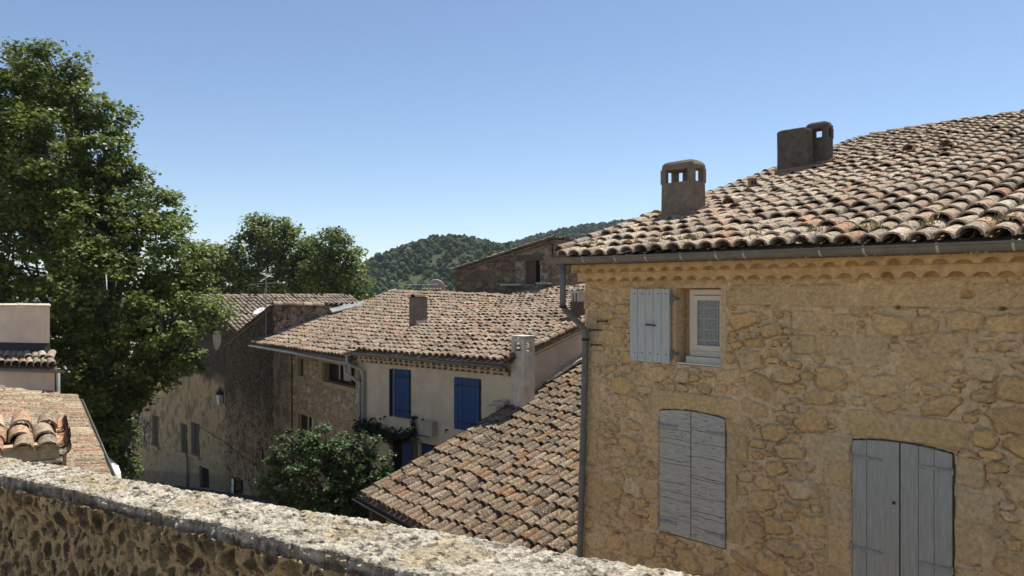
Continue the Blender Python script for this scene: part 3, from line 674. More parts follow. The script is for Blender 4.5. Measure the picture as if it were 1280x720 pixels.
for x0, x1, z0, z1, n in ((-4.46, -3.85, -3.65, -2.26, 4), (-2.03, -1.71, -3.70, -2.315, 2), (-1.70, -1.10, -3.70, -2.315, 4)):
    s4 = blue_leaf(x0, x1, z0, z1, -.01, 'blue', n)
    for z in (z0 + .2, z1 - .2):
        m2 = MB(); B.box(m2, x0 + .02, x1 - .05, -.052, -.047, z - .02, z + .02); m2.tube([B(x1 + .02, -.03, z - .06), B(x1 + .02, -.03, z + .06)], .018, 6); hB.part('hinge', m2, 'iron', s4)
mb = MB()
mb.box(B(-4.64, .0, -3.65), B.ex * .06 - B.ey * .16, B.ex * .02 + B.ey * .01, UP * 1.39); hB.part('shutter', mb, 'blue', label='blue shutter leaf swung half open, seen edge on')
mb = MB(); B.box(mb, -4.60, -4.46, .06, .09, -3.64, -2.27); hB.part('window_gap', mb, 'dark')
blue_leaf(-4.13, -3.66, -6.35, -4.25, -.03, 'navy', 3, 'door_leaf'); blue_leaf(-3.44, -2.55, -6.35, -4.33, .12, 'navy', 5, 'door_leaf')
mb = MB(); B.box(mb, -4.72, -4.16, .1, .2, -6.38, -4.22); hB.part('doorway', mb, 'dark')
for x, z in ((-3.3, -3.62), (-2.35, -3.80), (-4.95, -3.72)):
    m2 = MB(); B.box(m2, x, x + .05, -.06, .0, z, z + .035); B.box(m2, x, x + .02, -.07, -.05, z - .08, z + .035); hB.part('shutter_stop', m2, 'iron')
# roof chimneys
chB = MB(); zb = -1.12
B.box(chB, -6.46, -6.16, 2.3, 2.84, zb - .35, zb + .92); ch = hB.part('chimney', chB, 'render_chim')
mb = MB(); B.box(mb, -6.48, -6.14, 2.28, 2.86, zb + .92, zb + .95); hB.part('cap', mb, 'chim_dark', ch); mb = MB(); V, F = tile_tpl(7, .12, .1, .5, .02)
mb.add(B(-6.31, 2.32, zb + .93) + V[:, :1] * B.ex + V[:, 1:2] * B.ey + V[:, 2:3] * UP, F); hB.part('cap_tile', mb, 'chim_dark', ch)
mb = MB(); B.box(mb, -6.158, -6.14, 2.32, 2.86, zb - .1, zb + .17); hB.part('flashing', mb, 'mortar', ch)
mb = MB(); zb = -.90; B.box(mb, -.62, -.34, 3.4, 3.75, zb - .2, zb + .62); ch = hB.part('chimney', mb, 'brown_door')
for x in (-.61, -.50, -.39): mb = MB(); B.box(mb, x, x + .045, 3.41, 3.74, zb + .62, zb + .86); hB.part('cap_post', mb, 'chim_pale', ch)
mb = MB(); B.box(mb, -.67, -.29, 3.36, 3.79, zb + .86, zb + .94); hB.part('cap', mb, 'chim_pale', ch)
# small fixture on a curled bracket above the ground-floor door
fx = Thing('bracket_lamp', 'small pale wall fixture on dark curled iron bracket beside blue door', 'wall lamp', B(-2.9, 0, -3.98))
mb = MB(); B.box(mb, -3.12, -2.72, -.22, -.0, -3.97, -3.62); B.box(mb, -3.14, -2.70, -.24, -.0, -3.63, -3.60); fx.part('case', mb, 'render_grey')
mb = MB(); mb.tube(B.path([(-3.75, -.02, -4.02), (-3.5, -.2, -4.02), (-2.8, -.25, -4.0)]), .014, 6)
mb.tube(B.path([(-3.5, -.2, -4.02), (-3.35, -.22, -4.12), (-3.15, -.24, -4.26), (-3.10, -.24, -4.16), (-3.2, -.24, -4.12), (-3.3, -.24, -4.14)]), .012, 6); fx.part('bracket', mb, 'iron')

# ================================================================== STONE HOUSE WITH PALE GUTTER (adjoining, further down the street)
B2 = Frame(-4.62, 22.72, 38.)
hA2 = Thing('ochre_stone_house', 'ochre stone house with wide dark window under pale gutter, joining the cream house', 'house', B2(-3.5, 0, -7))
opn = [(-5.16, -4.42, -3.03, -2.36, .22), (-2.95, -.25, -3.02, -2.33, .35), (-5.2, -3.5, -5.2, -4.32, .22)]
b2c = {}
def b2_rubble(X, Z):
    if not b2c: b2c['q'] = rubble(X, Z, 131, [(.12, .18, .2), (.07, .12, .4), (.045, .07, .4)], [((.50, .41, .26), 3), ((.45, .365, .235), 3), ((.39, .315, .20), 2), ((.55, .475, .34), 1)], (.36, .29, .19), None, .05, (), .12, 9000, 1.0, .2)
    return b2c['q']
def col_b2(X, Z):
    c = b2_rubble(X, Z)[1]
    k = sstep(-5.3, -6.4, X + (fbm(X * 2, Z * 2, 0, 8, 4) - .5) * 1.6)[..., None]
    d = sstep(.47, .58, fbm(X * 3.2, Z * 2.6, 0, 12, 5))[..., None]
    d = d * .55; old = np.array((.34, .265, .175)) * (1 - d) + np.array((.10, .085, .065)) * d
    return c * (1 - k) + old * k
mb = facade(B2, -7.5, 0, -9.2, lambda x: -2.1, .032, 0, opn, col_b2, lambda X, Z: b2_rubble(X, Z)[0])
mb.add([B2(-7.5, 0, -9.2), B2(-7.5, .42, -9.2), B2(-7.5, .42, -2.1), B2(-7.5, 0, -2.1)], [[0, 1, 2, 3]], (.3, .24, .17))
hA2.part('wall', mb, 'attr_wall')
ELc, ERc = B2(-8.95, -.35, -2.10), B2(-.1, -.38, -2.06); RLc, RRc = np.array([-5.35, 33.4, .0]), np.array([-.15, 28.2, -.17])
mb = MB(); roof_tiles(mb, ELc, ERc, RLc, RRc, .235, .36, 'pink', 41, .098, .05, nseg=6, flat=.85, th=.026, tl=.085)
mb.add([RLc, RRc, RRc + [4, 5, -2.], RLc + [4, 5, -2.]], np.array([[0, 1, 2, 3]]), (.35, .27, .2))
hA2.part('roof', mb, 'tile', smooth=True)
hA2.part('gutter', gutter(B2, -9.0, -.1, -.42, -2.13, -2.15, .06), 'zinc_pale', smooth=True)
mb = MB(); mb.tube(B2.path([(-.28, -.42, -2.2), (-.28, -.42, -2.45), (-.2, -.35, -2.55), (.05, -.12, -2.75), (.06, -.1, -2.85), (.06, -.1, -6.6)]), .05, 8); hA2.part('downpipe', mb, 'pipe_pale', smooth=True)
mb = MB(); mb.tube(B2.path([(-5.5, -.05, -2.2), (-5.5, -.05, -6.6)]), .025, 6); hA2.part('wall_cable', mb, 'iron')
def b2win(a, b, lo, hi, d, mull, sur, lint=.14):
    m2 = MB(); B2.box(m2, a - .02, b + .02, d - .04, d + .04, lo, hi); w = hA2.part('window', m2, 'glass')
    m2 = MB(); t = .05
    for q in ((a, a + t, lo, hi), (b - t, b, lo, hi), (a, b, hi - t, hi), (a, b, lo, lo + t)): B2.box(m2, q[0], q[1], d - .09, d - .042, q[2], q[3])
    for x in mull: B2.box(m2, x - .035, x + .035, d - .085, d - .042, lo, hi)
    hA2.part('frame', m2, 'wood_dark' if d > .3 else 'wood_old', w)
    m2 = MB()
    B2.box(m2, a - sur, a, -.03, .1, lo - .0, hi); B2.box(m2, b, b + sur, -.03, .1, lo, hi); B2.box(m2, a - sur - .03, b + sur + .03, -.05, .12, lo - lint, lo)
    if lint: B2.box(m2, a - sur, b + sur, -.03, .1, hi, hi + .1)
    hA2.part('surround', m2, 'ochre_stone', w)
b2win(-5.0, -4.5, -3.0, -2.38, .22, [-4.75], .12); b2win(-2.9, -.35, -3.0, -2.36, .32, [-2.0, -1.2], .2); b2win(-5.0, -3.65, -5.2, -4.36, .2, [-4.33], .17)

# ================================================================== TALL DARK HOUSE
hA = Thing('dark_gabled_house', 'tall gabled house with blackened flaking render above the street, television mast at its corner', 'house', B2(-11.6, .4, -9.4))
def col_a(X, Z):
    f = fbm(X * 2.6, Z * 2.2, 0, 21, 5); hgt = sstep(-6.6, -4.2, Z + (fbm(X, Z, 0, 22, 4) - .5) * 3)
    spk = sstep(.50, .56, fbm(X * 7, Z * 6, 0, 23, 4)); ochre = np.array((.34, .255, .155)); dk = np.array((.075, .06, .045)); mid = np.array((.115, .092, .066))
    base = ochre * (1 - hgt[..., None]) + mid * hgt[..., None]
    k = np.clip(sstep(.45, .7, f) * .5 + spk * hgt * .3, 0, 1)[..., None]
    low = sstep(-8.0, -8.4, Z - .17 * (X + 11.6) + 0.)[..., None]
    c = base * (1 - k) + dk * k
    return c * (1 - low * .0)
atop = lambda x: np.interp(x, [-14.85, -8.55], [-2.42, -.50])
mb = facade(B2, -14.85, -8.55, -9.9, atop, .05, .4, [(-13.1, -12.35, -9.9, -8.35, .3)], col_a, lambda X, Z: (fbm(X * 6, Z * 5, 0, 23, 4) - .5) * .09)
cw = (.27, .20, .14)
fx_ = np.array([[B2(-8.55, y, -9.), B2(-8.55, y, zt)] for y, zt in ((.4, -.52), (1.4, -.53), (2.75, -.58))])
nY = 40; Y, T = np.meshgrid(np.linspace(.4, 3.0, nY), np.linspace(0, 1, 60), indexing='ij'); zt = np.where(Y < 2.7, -.52 - .02 * Y, -.75); Zz = -3 + T * (zt + 3)
k = sstep(.45, .6, fbm(Y * 4, Zz * 4, 0, 33, 5))[..., None]
mb.grid(B2(-8.55 + (fbm(Y * 5, Zz * 5, 0, 34, 3) - .5) * .04, Y, Zz), np.array((.30, .22, .155)) * (1 - k) + np.array((.15, .115, .085)) * k)
mb.add([B2(-14.85, .4, -9.9), B2(-14.85, 7, -9.9), B2(-14.85, 7, -2.42), B2(-14.85, .4, -2.42)], [[3, 2, 1, 0]], cw)
hA.part('wall', mb, 'flaking')
mb = MB(); roof_tiles(mb, B2(-15.1, 7, -2.5), B2(-15.1, .38, -2.5), B2(-8.6, 7, -.58), B2(-8.6, .38, -.58), .24, .36, 'grey', 51, .09, .03, nseg=5)
hA.part('roof', mb, 'tile', smooth=True)
mb = MB(); ridge_tiles(mb, B2(-8.58, .36, -.50), B2(-8.58, 2.75, -.57), 55, .13, .42, 'cream'); hA.part('coping', mb, 'tile', smooth=True)
mb = MB()
mb.prism([B2(-8.50, .5, -1.72), B2(-8.50, 2.9, -.98), B2(-8.50, 2.9, -.88), B2(-8.50, .5, -1.60)], B2.ex * .10); hA.part('flashing', mb, 'zinc_mid')
mb = MB(); B2.box(mb, -8.72, -8.52, 2.75, 4.2, -1.2, -.66); mb.prism([B2(-8.72, 2.75, -.66), B2(-8.2, 2.75, -.9), B2(-8.2, 4.4, -.55), B2(-8.72, 4.4, -.45)], UP * .06); hA.part('zinc_cover', mb, 'zinc_mid')
mb = MB(); B2.box(mb, -13.05, -12.4, .55, .66, -9.8, -8.36)
mb.lathe(B2(-12.725, .6, -8.37), [(.33, -.03), (.33, .03)], 18, B2.ey); dr = hA.part('door', mb, 'dark')
mb = MB(); mb.tube(B2.path([(-14.8, .34, -7.05), (-12.5, .33, -7.22), (-10.4, .33, -7.30)]), .018, 6); hA.part('wall_cable', mb, 'iron')
for nm, lab, x, z, w, h, m, y in (('wall_sign', 'white notice board leaning by the dark arched doorway', -13.62, -9.3, .36, .85, 'white', .3), ('wall_plaque', 'small reddish plaque fixed low on the flaking wall', -10.05, -7.05, .3, .5, 'terracotta', .34)):
    t = Thing(nm, lab, 'sign', B2(x, y, z)); mb = MB(); B2.box(mb, x, x + w, y, y + .03, z, z + h); t.part('panel', mb, m)
    mb = MB()
    for q in ((x - .03, x, z - .03, z + h + .03), (x + w, x + w + .03, z - .03, z + h + .03), (x, x + w, z - .03, z), (x, x + w, z + h, z + h + .03)): B2.box(mb, q[0], q[1], y - .015, y + .04, q[2], q[3])
    for k in ((.3, .6) if m == 'white' else ()): B2.box(mb, x + .02, x + w - .02, y - .012, y - .001, z + h * k, z + h * k + .02)
    t.part('frame', mb, 'iron')
def lantern(lab, p, out):
    t = Thing('street_lamp', lab, 'street lamp', p); out = np.asarray(out, float)
    mb = MB(); mb.tube([p - out * .35 - UP * .25, p - out * .3 + UP * .4, p - out * .1 + UP * .5, p + UP * .45], .022, 6); t.part('bracket', mb, 'iron')
    mb = MB(); mb.lathe(p, [(.10, -.32), (.19, .15), (.19, .17)], 6); t.part('glass', mb, 'white')
    mb = MB(); mb.lathe(p + UP * .17, [(.22, 0), (.08, .2), (.04, .28)], 6); t.part('cap', mb, 'iron'); mb = MB(); mb.lathe(p - UP * .36, [(.03, 0), (.11, .04)], 6); t.part('base', mb, 'iron')
lantern('white glazed wall lantern at the corner of the blackened house', B2(-15.2, .25, -5.0), B2.ex * -.7 - B2.ey * .3)
def aerial(name, lab, base, h, booms, m='steel'):
    t = Thing(name, lab, 'antenna', base); base = np.asarray(base, float)
    mb = MB(); mb.tube([base, base + UP * h], .02, 6); t.part('mast', mb, m)
    for z, d, L, n, el in booms:
        d = np.array(d, float); d /= np.linalg.norm(d); s_ = np.cross(d, UP); p = base + UP * z; mb = MB()
        mb.tube([p - d * L / 2, p + d * L / 2], .012, 5)
        for k in np.linspace(-.48, .48, n): mb.tube([p + d * L * k - s_ * el * (1 - .3 * k), p + d * L * k + s_ * el * (1 - .3 * k)], .007, 4)
        t.part('boom', mb, m)
aerial('television_mast', 'tall thin television mast on the blackened gable, in front of trees', B2(-9.25, .33, -2.2), 3.05, [(2.55, (1, .25, .08), 1.3, 9, .18), (2.78, (.35, .9, .45), .8, 5, .16), (2.9, (-.8, .5, .3), .5, 4, .15)])
mb = MB(); B2.box(mb, -10.9, -10.75, .4, .6, -1.35, -.75); t = MB(); p = B2(-10.75, .3, -.72)
dsh = Thing('satellite_dish', 'small pale satellite dish on the dark gable below the mast', 'antenna', B2(-10.4, .5, -1.12))
mb = MB(); mb.lathe(B2(-10.35, .45, -.86), [(.01, 0), (.12, .012), (.22, .05), (.26, .08), (.25, .085), (.12, .022), (.01, .01)], 14, (-.3, -.5, .9)); dsh.part('dish', mb, 'white', smooth=True)
mb = MB(); mb.tube([B2(-10.4, .5, -1.12), B2(-10.38, .5, -.95), B2(-10.35, .46, -.87)], .02, 6); dsh.part('mount', mb, 'iron')

# ================================================================== HOUSE AT THE END OF THE STREET
CD = Frame(-12.9, 35., 44.4)
hC = Thing('old_street_house', 'old stained plaster house closing the street, narrow closed shutters, half hidden by the plane tree', 'house', CD(-6, 0, -11))
ctop = lambda x: np.interp(x, [-15.3, -3.9, 2.], [-4.6, -.25, -2.6])
def col_c(X, Z):
    f = fbm(X * 1.1, Z * 1.3, 0, 61, 5); pat = sstep(.52, .66, fbm(X * 2.6, Z * 2.4, 0, 62, 5)) * .75; base = np.array((.38, .285, .165)); grey = np.array((.075, .062, .048)); dk = np.array((.10, .085, .065))
    u = sstep(-4.9, -4.2, Z + (f - .5) * 1.6 + .05 * X)[..., None]; c = base * (1 - u) + grey * u
    c = c * (1 - pat[..., None] * .7) + dk * pat[..., None] * .7
    band = Z - (-9.0 + .15 * (X + 8)); lowb = sstep(.06, -.06, band)[..., None]; c = c * (1 - lowb * .75) + np.array((.36, .28, .175)) * lowb * .75
    b2 = sstep(.06, -.06, band + .9)[..., None]; c = c * (1 - b2 * .6) + np.array((.17, .135, .095)) * b2 * .6
    rub = ((X < -12) & (Z > -9.4) & (Z < -7.6))[..., None]; r_ = sstep(.48, .54, fbm(X * 5, Z * 5, 0, 66, 3))[..., None]
    c = np.where(rub, np.array((.30, .25, .19)) * r_ + np.array((.10, .08, .06)) * (1 - r_), c)
    pale = np.exp(-(((X + 2.6) / .55) ** 2 + ((Z + 2.2) / .75) ** 2)); c = c * (1 - sstep(.35, .5, pale)[..., None]) + np.array((.36, .31, .24)) * sstep(.35, .5, pale)[..., None]  # sunlight through the tree painted as a pale oval on the upper wall
    return c
wC = [(-11.79, -10.67, -8.95, -7.24), (-7.33, -6.48, -8.66, -7.16), (-5.88, -4.76, -8.56, -6.92)]
mb = facade(CD, -15.3, 2., -12.2, ctop, .08, 0, [(a + .0, b, c, d, .15) for a, b, c, d in wC] + [(-4.75, -3.6, -12, -9.05, .3)], col_c, lambda X, Z: (fbm(X * 1.1, Z * 1.3, 0, 61, 5) - .5) * .12)
mb.add([CD(-15.3, 0, -12.3), CD(-15.3, 9, -12.3), CD(-15.3, 9, -4.6), CD(-15.3, 0, -4.6)], [[3, 2, 1, 0]], (.3, .25, .19))
hC.part('wall', mb, 'stained')
for a, b, c, d in wC:
    mb = MB()
    for s_ in (0, 1):
        u0 = a + .04 + s_ * (b - a) / 2; u1 = u0 + (b - a) / 2 - .06; CD.box(mb, u0, u1, .02, .07, c + .03, d - .03)
        for k in np.arange(c + .1, d - .1, .09): CD.box(mb, u0 + .06, u1 - .06, .0, .018, k, k + .05)
    s5 = hC.part('shutter', mb, 'wood_old'); mb = MB(); CD.box(mb, a - .12, b + .12, -.12, .05, c - .12, c); hC.part('sill', mb, 'ochre_stone', s5)
mb = MB(); CD.box(mb, -4.7, -3.65, .12, .2, -12, -9.1); hC.part('door', mb, 'dark')
mb = MB(); mb.tube(CD.path([(-6.2, -.08, -8.6), (-6.25, -.08, -11.4)]), .055, 8); hC.part('downpipe', mb, 'pipe', smooth=True)
mb = MB(); mb.tube(CD.path([(-4.6, -.08, -6.95), (-2.6, -.09, -7.2), (-1.2, -.1, -7.3)]), .014, 6); hC.part('wall_cable', mb, 'iron')
mb = MB(); CD.box(mb, -15.4, -14.9, -.15, .1, -12.2, -7.2); hC.part('corner_pier', mb, 'ochre_stone')
mb = MB()
roof_tiles(mb, CD(2.2, -.3, -2.68), CD(2.2, 8.5, -2.68), CD(-3.9, -.3, -.30), CD(-3.9, 8.5, -.30), .25, .40, 'grey', 71, .105, .03, nseg=5)
roof_tiles(mb, CD(-15.5, 8.5, -4.7), CD(-15.5, -.3, -4.7), CD(-3.9, 8.5, -.30), CD(-3.9, -.3, -.30), .30, .5, 'grey', 72, .13, .03, nseg=5)
ridge_tiles(mb, CD(-3.9, -.3, -.22), CD(-3.9, 8.5, -.22), 73, .13, .42, 'grey')
hC.part('roof', mb, 'tile', smooth=True)

# ================================================================== STONE BARN BEHIND THE RIDGE
hG = Thing('stone_barn', 'dark rubble stone gable with small boarded opening rising behind the cream house roof', 'building', B(-7.7, 8.45, gz))
gtop = lambda x: np.interp(x, [-10.4, -5.1], [.87, 2.03])
def stone_face(seed, x0, x1, z0, top, y, fr_fn, opening=None, dark=1.):
    st = .03; xs = np.arange(x0, x1 + .001, st); zs = np.arange(z0, 2.1, st); X, Z = np.meshgrid(xs, zs, indexing='ij')
    occ = np.zeros(X.shape, bool)
    if opening: occ = (X > opening[0]) & (X < opening[1]) & (Z > opening[2]) & (Z < opening[3])
    h, c, m = rubble(X, Z, seed, [(.16, .26, .2), (.09, .16, .4), (.05, .09, .4)], [((.25, .185, .12), 3), ((.18, .14, .095), 3), ((.31, .24, .165), 1.), ((.13, .105, .08), 2)], (.19, .145, .10), occ, .06, (), .2, 6000, .98, .3)
    if opening:
        pl = np.exp(-(((X - (opening[0] + opening[1]) / 2) / .95) ** 4 + ((Z - .95) / .95) ** 4)); k = sstep(.4, .6, pl + (fbm(X * 3, Z * 3, 0, 5, 3) - .5) * .5)[..., None] * (1 - m[..., None] * .8)
        c = c * (1 - k) + np.array((.38, .31, .22)) * k
    h = np.where(occ, -.25, h); T = np.array([top(x) for x in xs])[:, None]
    mb = MB(); mb.grid(fr_fn(X, -h, np.minimum(Z, T)), c); return mb
mb = stone_face(81, -10.4, -5.1, -.6, gtop, 0, lambda X, y, Z: B(X, 8.45 + y, Z), (-6.52, -5.75, .33, 1.26))
G2 = Frame(*B(-5.1, 8.45, 0)[:2], 0); G2.ex, G2.ey = B.ey, -B.ex
m2 = stone_face(82, 0, 5., -.6, lambda x: 2.03, 0, lambda X, y, Z: G2(X, y, Z))
mb.v += m2.v; mb.f += [f + mb.n for f in m2.f]; mb.c += m2.c; mb.m += m2.m; mb.n += m2.n
mb.add([B(-10.4, 8.46, gz), B(-5.1, 8.46, gz), B(-5.1, 8.46, -.55), B(-10.4, 8.46, -.55)], [[0, 1, 2, 3]], (.2, .16, .1))
mb.add([B(-10.4, 8.46, gz), B(-10.4, 13.4, gz), B(-10.4, 13.4, .87), B(-10.4, 8.46, .87)], [[3, 2, 1, 0]], (.2, .16, .1))
hG.part('wall', mb, 'attr_wall')
mb = MB(); roof_tiles(mb, B(-10.62, 13.5, .88), B(-10.62, 8.33, .88), B(-5.0, 13.5, 2.05), B(-5.0, 8.33, 2.05), .24, .36, 'grey', 85, .085, .02, nseg=5); hG.part('roof', mb, 'tile', smooth=True)
mb = MB(); B.box(mb, -6.88, -5.5, 8.36, 8.6, 1.27, 1.47); hG.part('lintel', mb, 'chim_dark')
mb = MB(); B.box(mb, -6.5, -6.02, 8.56, 8.63, .34, 1.25); op = hG.part('hatch', mb, 'brown_door')
mb = MB(); B.box(mb, -6.02, -5.77, 8.60, 8.66, .34, 1.25); hG.part('gap', mb, 'dark', op)
mb = MB(); B.box(mb, -7.6, -6.5, 8.2, 8.5, .26, .33); B.box(mb, -5.75, -5.15, 8.2, 8.5, .30, .37); hG.part('sill', mb, 'zinc_pale')
# low chimney block, aerial and grey dish beyond the ridge
blk = Thing('chimney_block', 'low dark chimney block peeping over the roof ridge beside the grey dish', 'chimney', (-3.85, 34.6, -1.6))
mb = MB(); mb.box((-4.25, 34.4, -1.6), (.95, .1, 0), (0, .4, 0), (0, 0, 1.72)); blk.part('stack', mb, 'wood_dark')
mb = MB()
for k in range(6): mb.box((-4.22 + k * .155, 34.36 + k * .016, .12), (.10, .01, 0), (0, .45, 0), (0, 0, .07))
blk.part('vent', mb, 'mortar')
dsh = Thing('satellite_dish', 'grey brown satellite dish showing its back above the ridge, beside the dark stone gable', 'antenna', (-3.55, 35.2, -1.4))
mb = MB(); mb.lathe((-3.62, 35.1, .17), [(.01, 0), (.22, .03), (.38, .11), (.42, .15), (.41, .155), (.2, .035), (.01, .01)], 20, (.25, .85, .35)); dsh.part('dish', mb, 'dish', smooth=True)
mb = MB(); mb.tube([(-3.6, 35.15, -1.5), (-3.6, 35.15, .15)], .03, 6); dsh.part('mount', mb, 'iron')
aerial('roof_aerial', 'short roof aerial just over the ridge, between the dark chimney and the grey dish', (-4.15, 34.2, -1.5), 2.2, [(1.85, (1, .3, .02), 1.5, 7, .14), (2.1, (.4, .5, .9), .35, 3, .05)])

# ================================================================== HOUSE ON THE LEFT
E2 = Frame(-10.5, 17.8, 33.)        # roof's eave frame
hE = Thing('pink_house', 'pinkish rendered house at the left edge, short tile row between two walls', 'house', (-11.5, 17.8, gz))
EW = Frame(-10.9, 17.62, 0); EW.ex = np.array([.972, -.235, 0]); EW.ey = np.array([-.62, .785, 0])
mb = MB(); EW.box(mb, -5, 0, 0, .12, gz, -1.84); EW.box(mb, -5, -.02, .12, 5, gz, -1.9); hE.part('lower_wall', mb, 'render_pink')
mb = MB(); EW.box(mb, -5, -.03, .72, .9, -1.95, -.36); EW.box(mb, -5, -.03, .9, 5, -1.9, -.4); hE.part('upper_wall', mb, 'render_pink')
mb = MB(); roof_tiles(mb, EW(-5, -.28, -1.80), EW(.02, -.28, -1.78), EW(-5, .40, -1.58), EW(.02, .40, -1.56), .213, .30, 'warm', 91, .098, .01)
hE.part('roof', mb, 'tile', smooth=True)
mb = MB(); mb.prism([EW(-5, .40, -1.50), EW(-5, .715, -1.50), EW(-5, .715, -1.26), EW(-5, .70, -1.26), EW(-5, .45, -1.46)], EW.ex * 4.97); hE.part('flashing', mb, 'iron')
mb = MB()
for k in range(9): mb.prism([EW(-4.4 + k * .49, .66, -.36 + .008 * (k % 2)), EW(-3.92 + k * .49, .66, -.36), EW(-3.92 + k * .49, .95, -.32), EW(-4.4 + k * .49, .95, -.32 + .008 * (k % 2))], UP * .035)
hE.part('coping', mb, 'mortar')
hE.part('gutter', gutter(EW, -5, .22, -.33, -1.83, -1.85, .055), 'zinc', smooth=True)
mb = MB(); mb.tube(EW.path([(.09, -.05, -1.9), (.09, -.05, gz + .1)]), .045, 8); hE.part('downpipe', mb, 'pipe', smooth=True)
mb = MB(); EW.box(mb, -5, .0, -.06, -.001, -2.62, -2.36); hE.part('base_flashing', mb, 'terracotta')
hL = Thing('cream_tiled_house', 'sunlit house roof of cream and pink tiles with a grey gutter, below the pinkish walls', 'house', (-9, 12.5, gz))
EN, EFr, RF, RN = np.array([-5.4, 9.9, -2.60]), np.array([-10.5, 17.8, -2.60]), np.array([-14.7, 15.1, -1.62]), np.array([-9.6, 7.2, -1.62])
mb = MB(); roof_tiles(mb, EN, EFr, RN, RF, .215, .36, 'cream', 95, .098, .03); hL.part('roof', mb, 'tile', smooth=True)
mb = MB(); d = (EN - EFr); d /= np.linalg.norm(d); pr = np.array([-.84, -.54, 0])
a, b = EFr + pr * .3, EN + pr * .3
mb.add([a * [1, 1, 0] + UP * gz, b * [1, 1, 0] + UP * gz, b - UP * .0, a], [[0, 1, 2, 3]]); mb.add([b * [1, 1, 0] + UP * gz, RN * [1, 1, 0] + UP * gz, RN - UP * .05, b - UP * .0], [[0, 1, 2, 3]])
hL.part('wall', mb, 'render_pink')
Eg = Frame(0, 0, 0); Eg.o = EFr * [1, 1, 0]; Eg.ex = d; Eg.ey = pr
hL.part('gutter', gutter(Eg, -.1, 9.3, -.075, -2.60, -2.63, .06), 'zinc', smooth=True)
# the capped wall close to the parapet
gw = Thing('garden_wall', 'short masonry wall just beyond the parapet, topped by three rows of broken canal tiles', 'wall', (-5.4, 8.4, gz))
W = Frame(-4.66, 7.85, 0); W.ex = np.array([.83, .56, 0]); W.ey = np.array([-.56, .83, 0])
st = .02; X, Zg = np.meshgrid(np.arange(-2.6, -.05, st), np.arange(-3.0, -1.66, st), indexing='ij')
h, c, m = rubble(X, Zg, 101, [(.07, .13, .6), (.04, .07, .4)], stone_pal, (.42, .33, .20), None, .02, (), .2, 1500)
mb = MB(); mb.grid(W(X, -h, Zg), c); W.box(mb, -2.6, -.07, .02, .80, gz, -1.70, (.4, .31, .2)); W.box(mb, -2.65, -.13, -.075, .1, -1.74, -1.575, (.46, .35, .22)); gw.part('masonry', mb, 'rubble')
mb = MB(); roof_tiles(mb, W(-2.7, -.10, -1.70), W(-.10, -.10, -1.70), W(-2.7, .80, -1.49), W(-.10, .80, -1.49), .235, .31, 'cream', 103, .103, .012, jit=1.2)
V, F = tile_tpl(7, .085, .08, .34, .016); V = V * [1, 1, -1]
for k, cc_ in ((0, (.20, .17, .14)), (1, (.50, .25, .14)), (2, (.48, .22, .12))):
    mb.add(W(-.10, -.04 + k * .28, -1.63 + k * .07) + V[:, :1] * W.ex + V[:, 1:2] * (W.ey + UP * .23) + V[:, 2:3] * UP, F[:, ::-1], cc_)
gw.part('tile_cap', mb, 'tile_lichen', smooth=True)

# ================================================================== PARAPET
PW = Frame(-3.17, 4.57, 0); PW.ex = np.array([.89, -.456, 0]); PW.ey = np.array([.456, .89, 0])
pp = Thing('parapet_wall', 'thick weathered stone parapet crossing the bottom, sunlit rough top and shaded rubble face', 'wall', PW(1.5, -.2, -1.75))
ts = lambda x: .265 + .048 * np.clip(x, -1, 4.5)                    # thickness grows towards the right
st = .007
X, Zg = np.meshgrid(np.arange(-2.2, 5.6, st), np.arange(-1.76, -1.04, st), indexing='ij')
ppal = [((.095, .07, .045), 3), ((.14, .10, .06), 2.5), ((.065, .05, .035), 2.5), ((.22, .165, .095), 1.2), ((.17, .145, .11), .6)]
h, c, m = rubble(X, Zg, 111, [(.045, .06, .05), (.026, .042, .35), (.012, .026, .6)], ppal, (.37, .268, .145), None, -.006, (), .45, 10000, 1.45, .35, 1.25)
lip = sstep(-1.22, -1.06, Zg + (fbm(X * 5, Zg * 5, 0, 112, 4) - .5) * .2)
rag = (fbm(X * 13, Zg * 13, 0, 113, 4) - .5)
h = h + lip * .045 + rag * .024 + lip * rag * .05 + (fbm(X * 70, Zg * 50, 0, 115, 3) - .5) * .012
dk = sstep(.45, .6, fbm(X * 8, Zg * 5, 0, 114, 4))[..., None] * lip[..., None]
c = c * (1 - dk * .55) + np.array((.115, .085, .055)) * dk * .55
mb = MB(); mb.grid(PW(X, -ts(X) - h, Zg), c)
PW.box(mb, -2.19, 5.57, -.2, -.04, -1.76, -1.06, (.3, .24, .15))
mb.grid(PW(X[::12, ::6], -.01 + .015 * np.sin(X[::12, ::6] * 9), gz + (Zg[::12, ::6] + 1.76) * ((-1.03 - gz) / .72)), (.4, .33, .22))
pp.part('masonry', mb, 'parapet')
Xc, Yc = np.meshgrid(np.arange(-2.2, 5.6, .005), np.linspace(-.06, 1.05, 130), indexing='ij')
T = ts(Xc) + .005
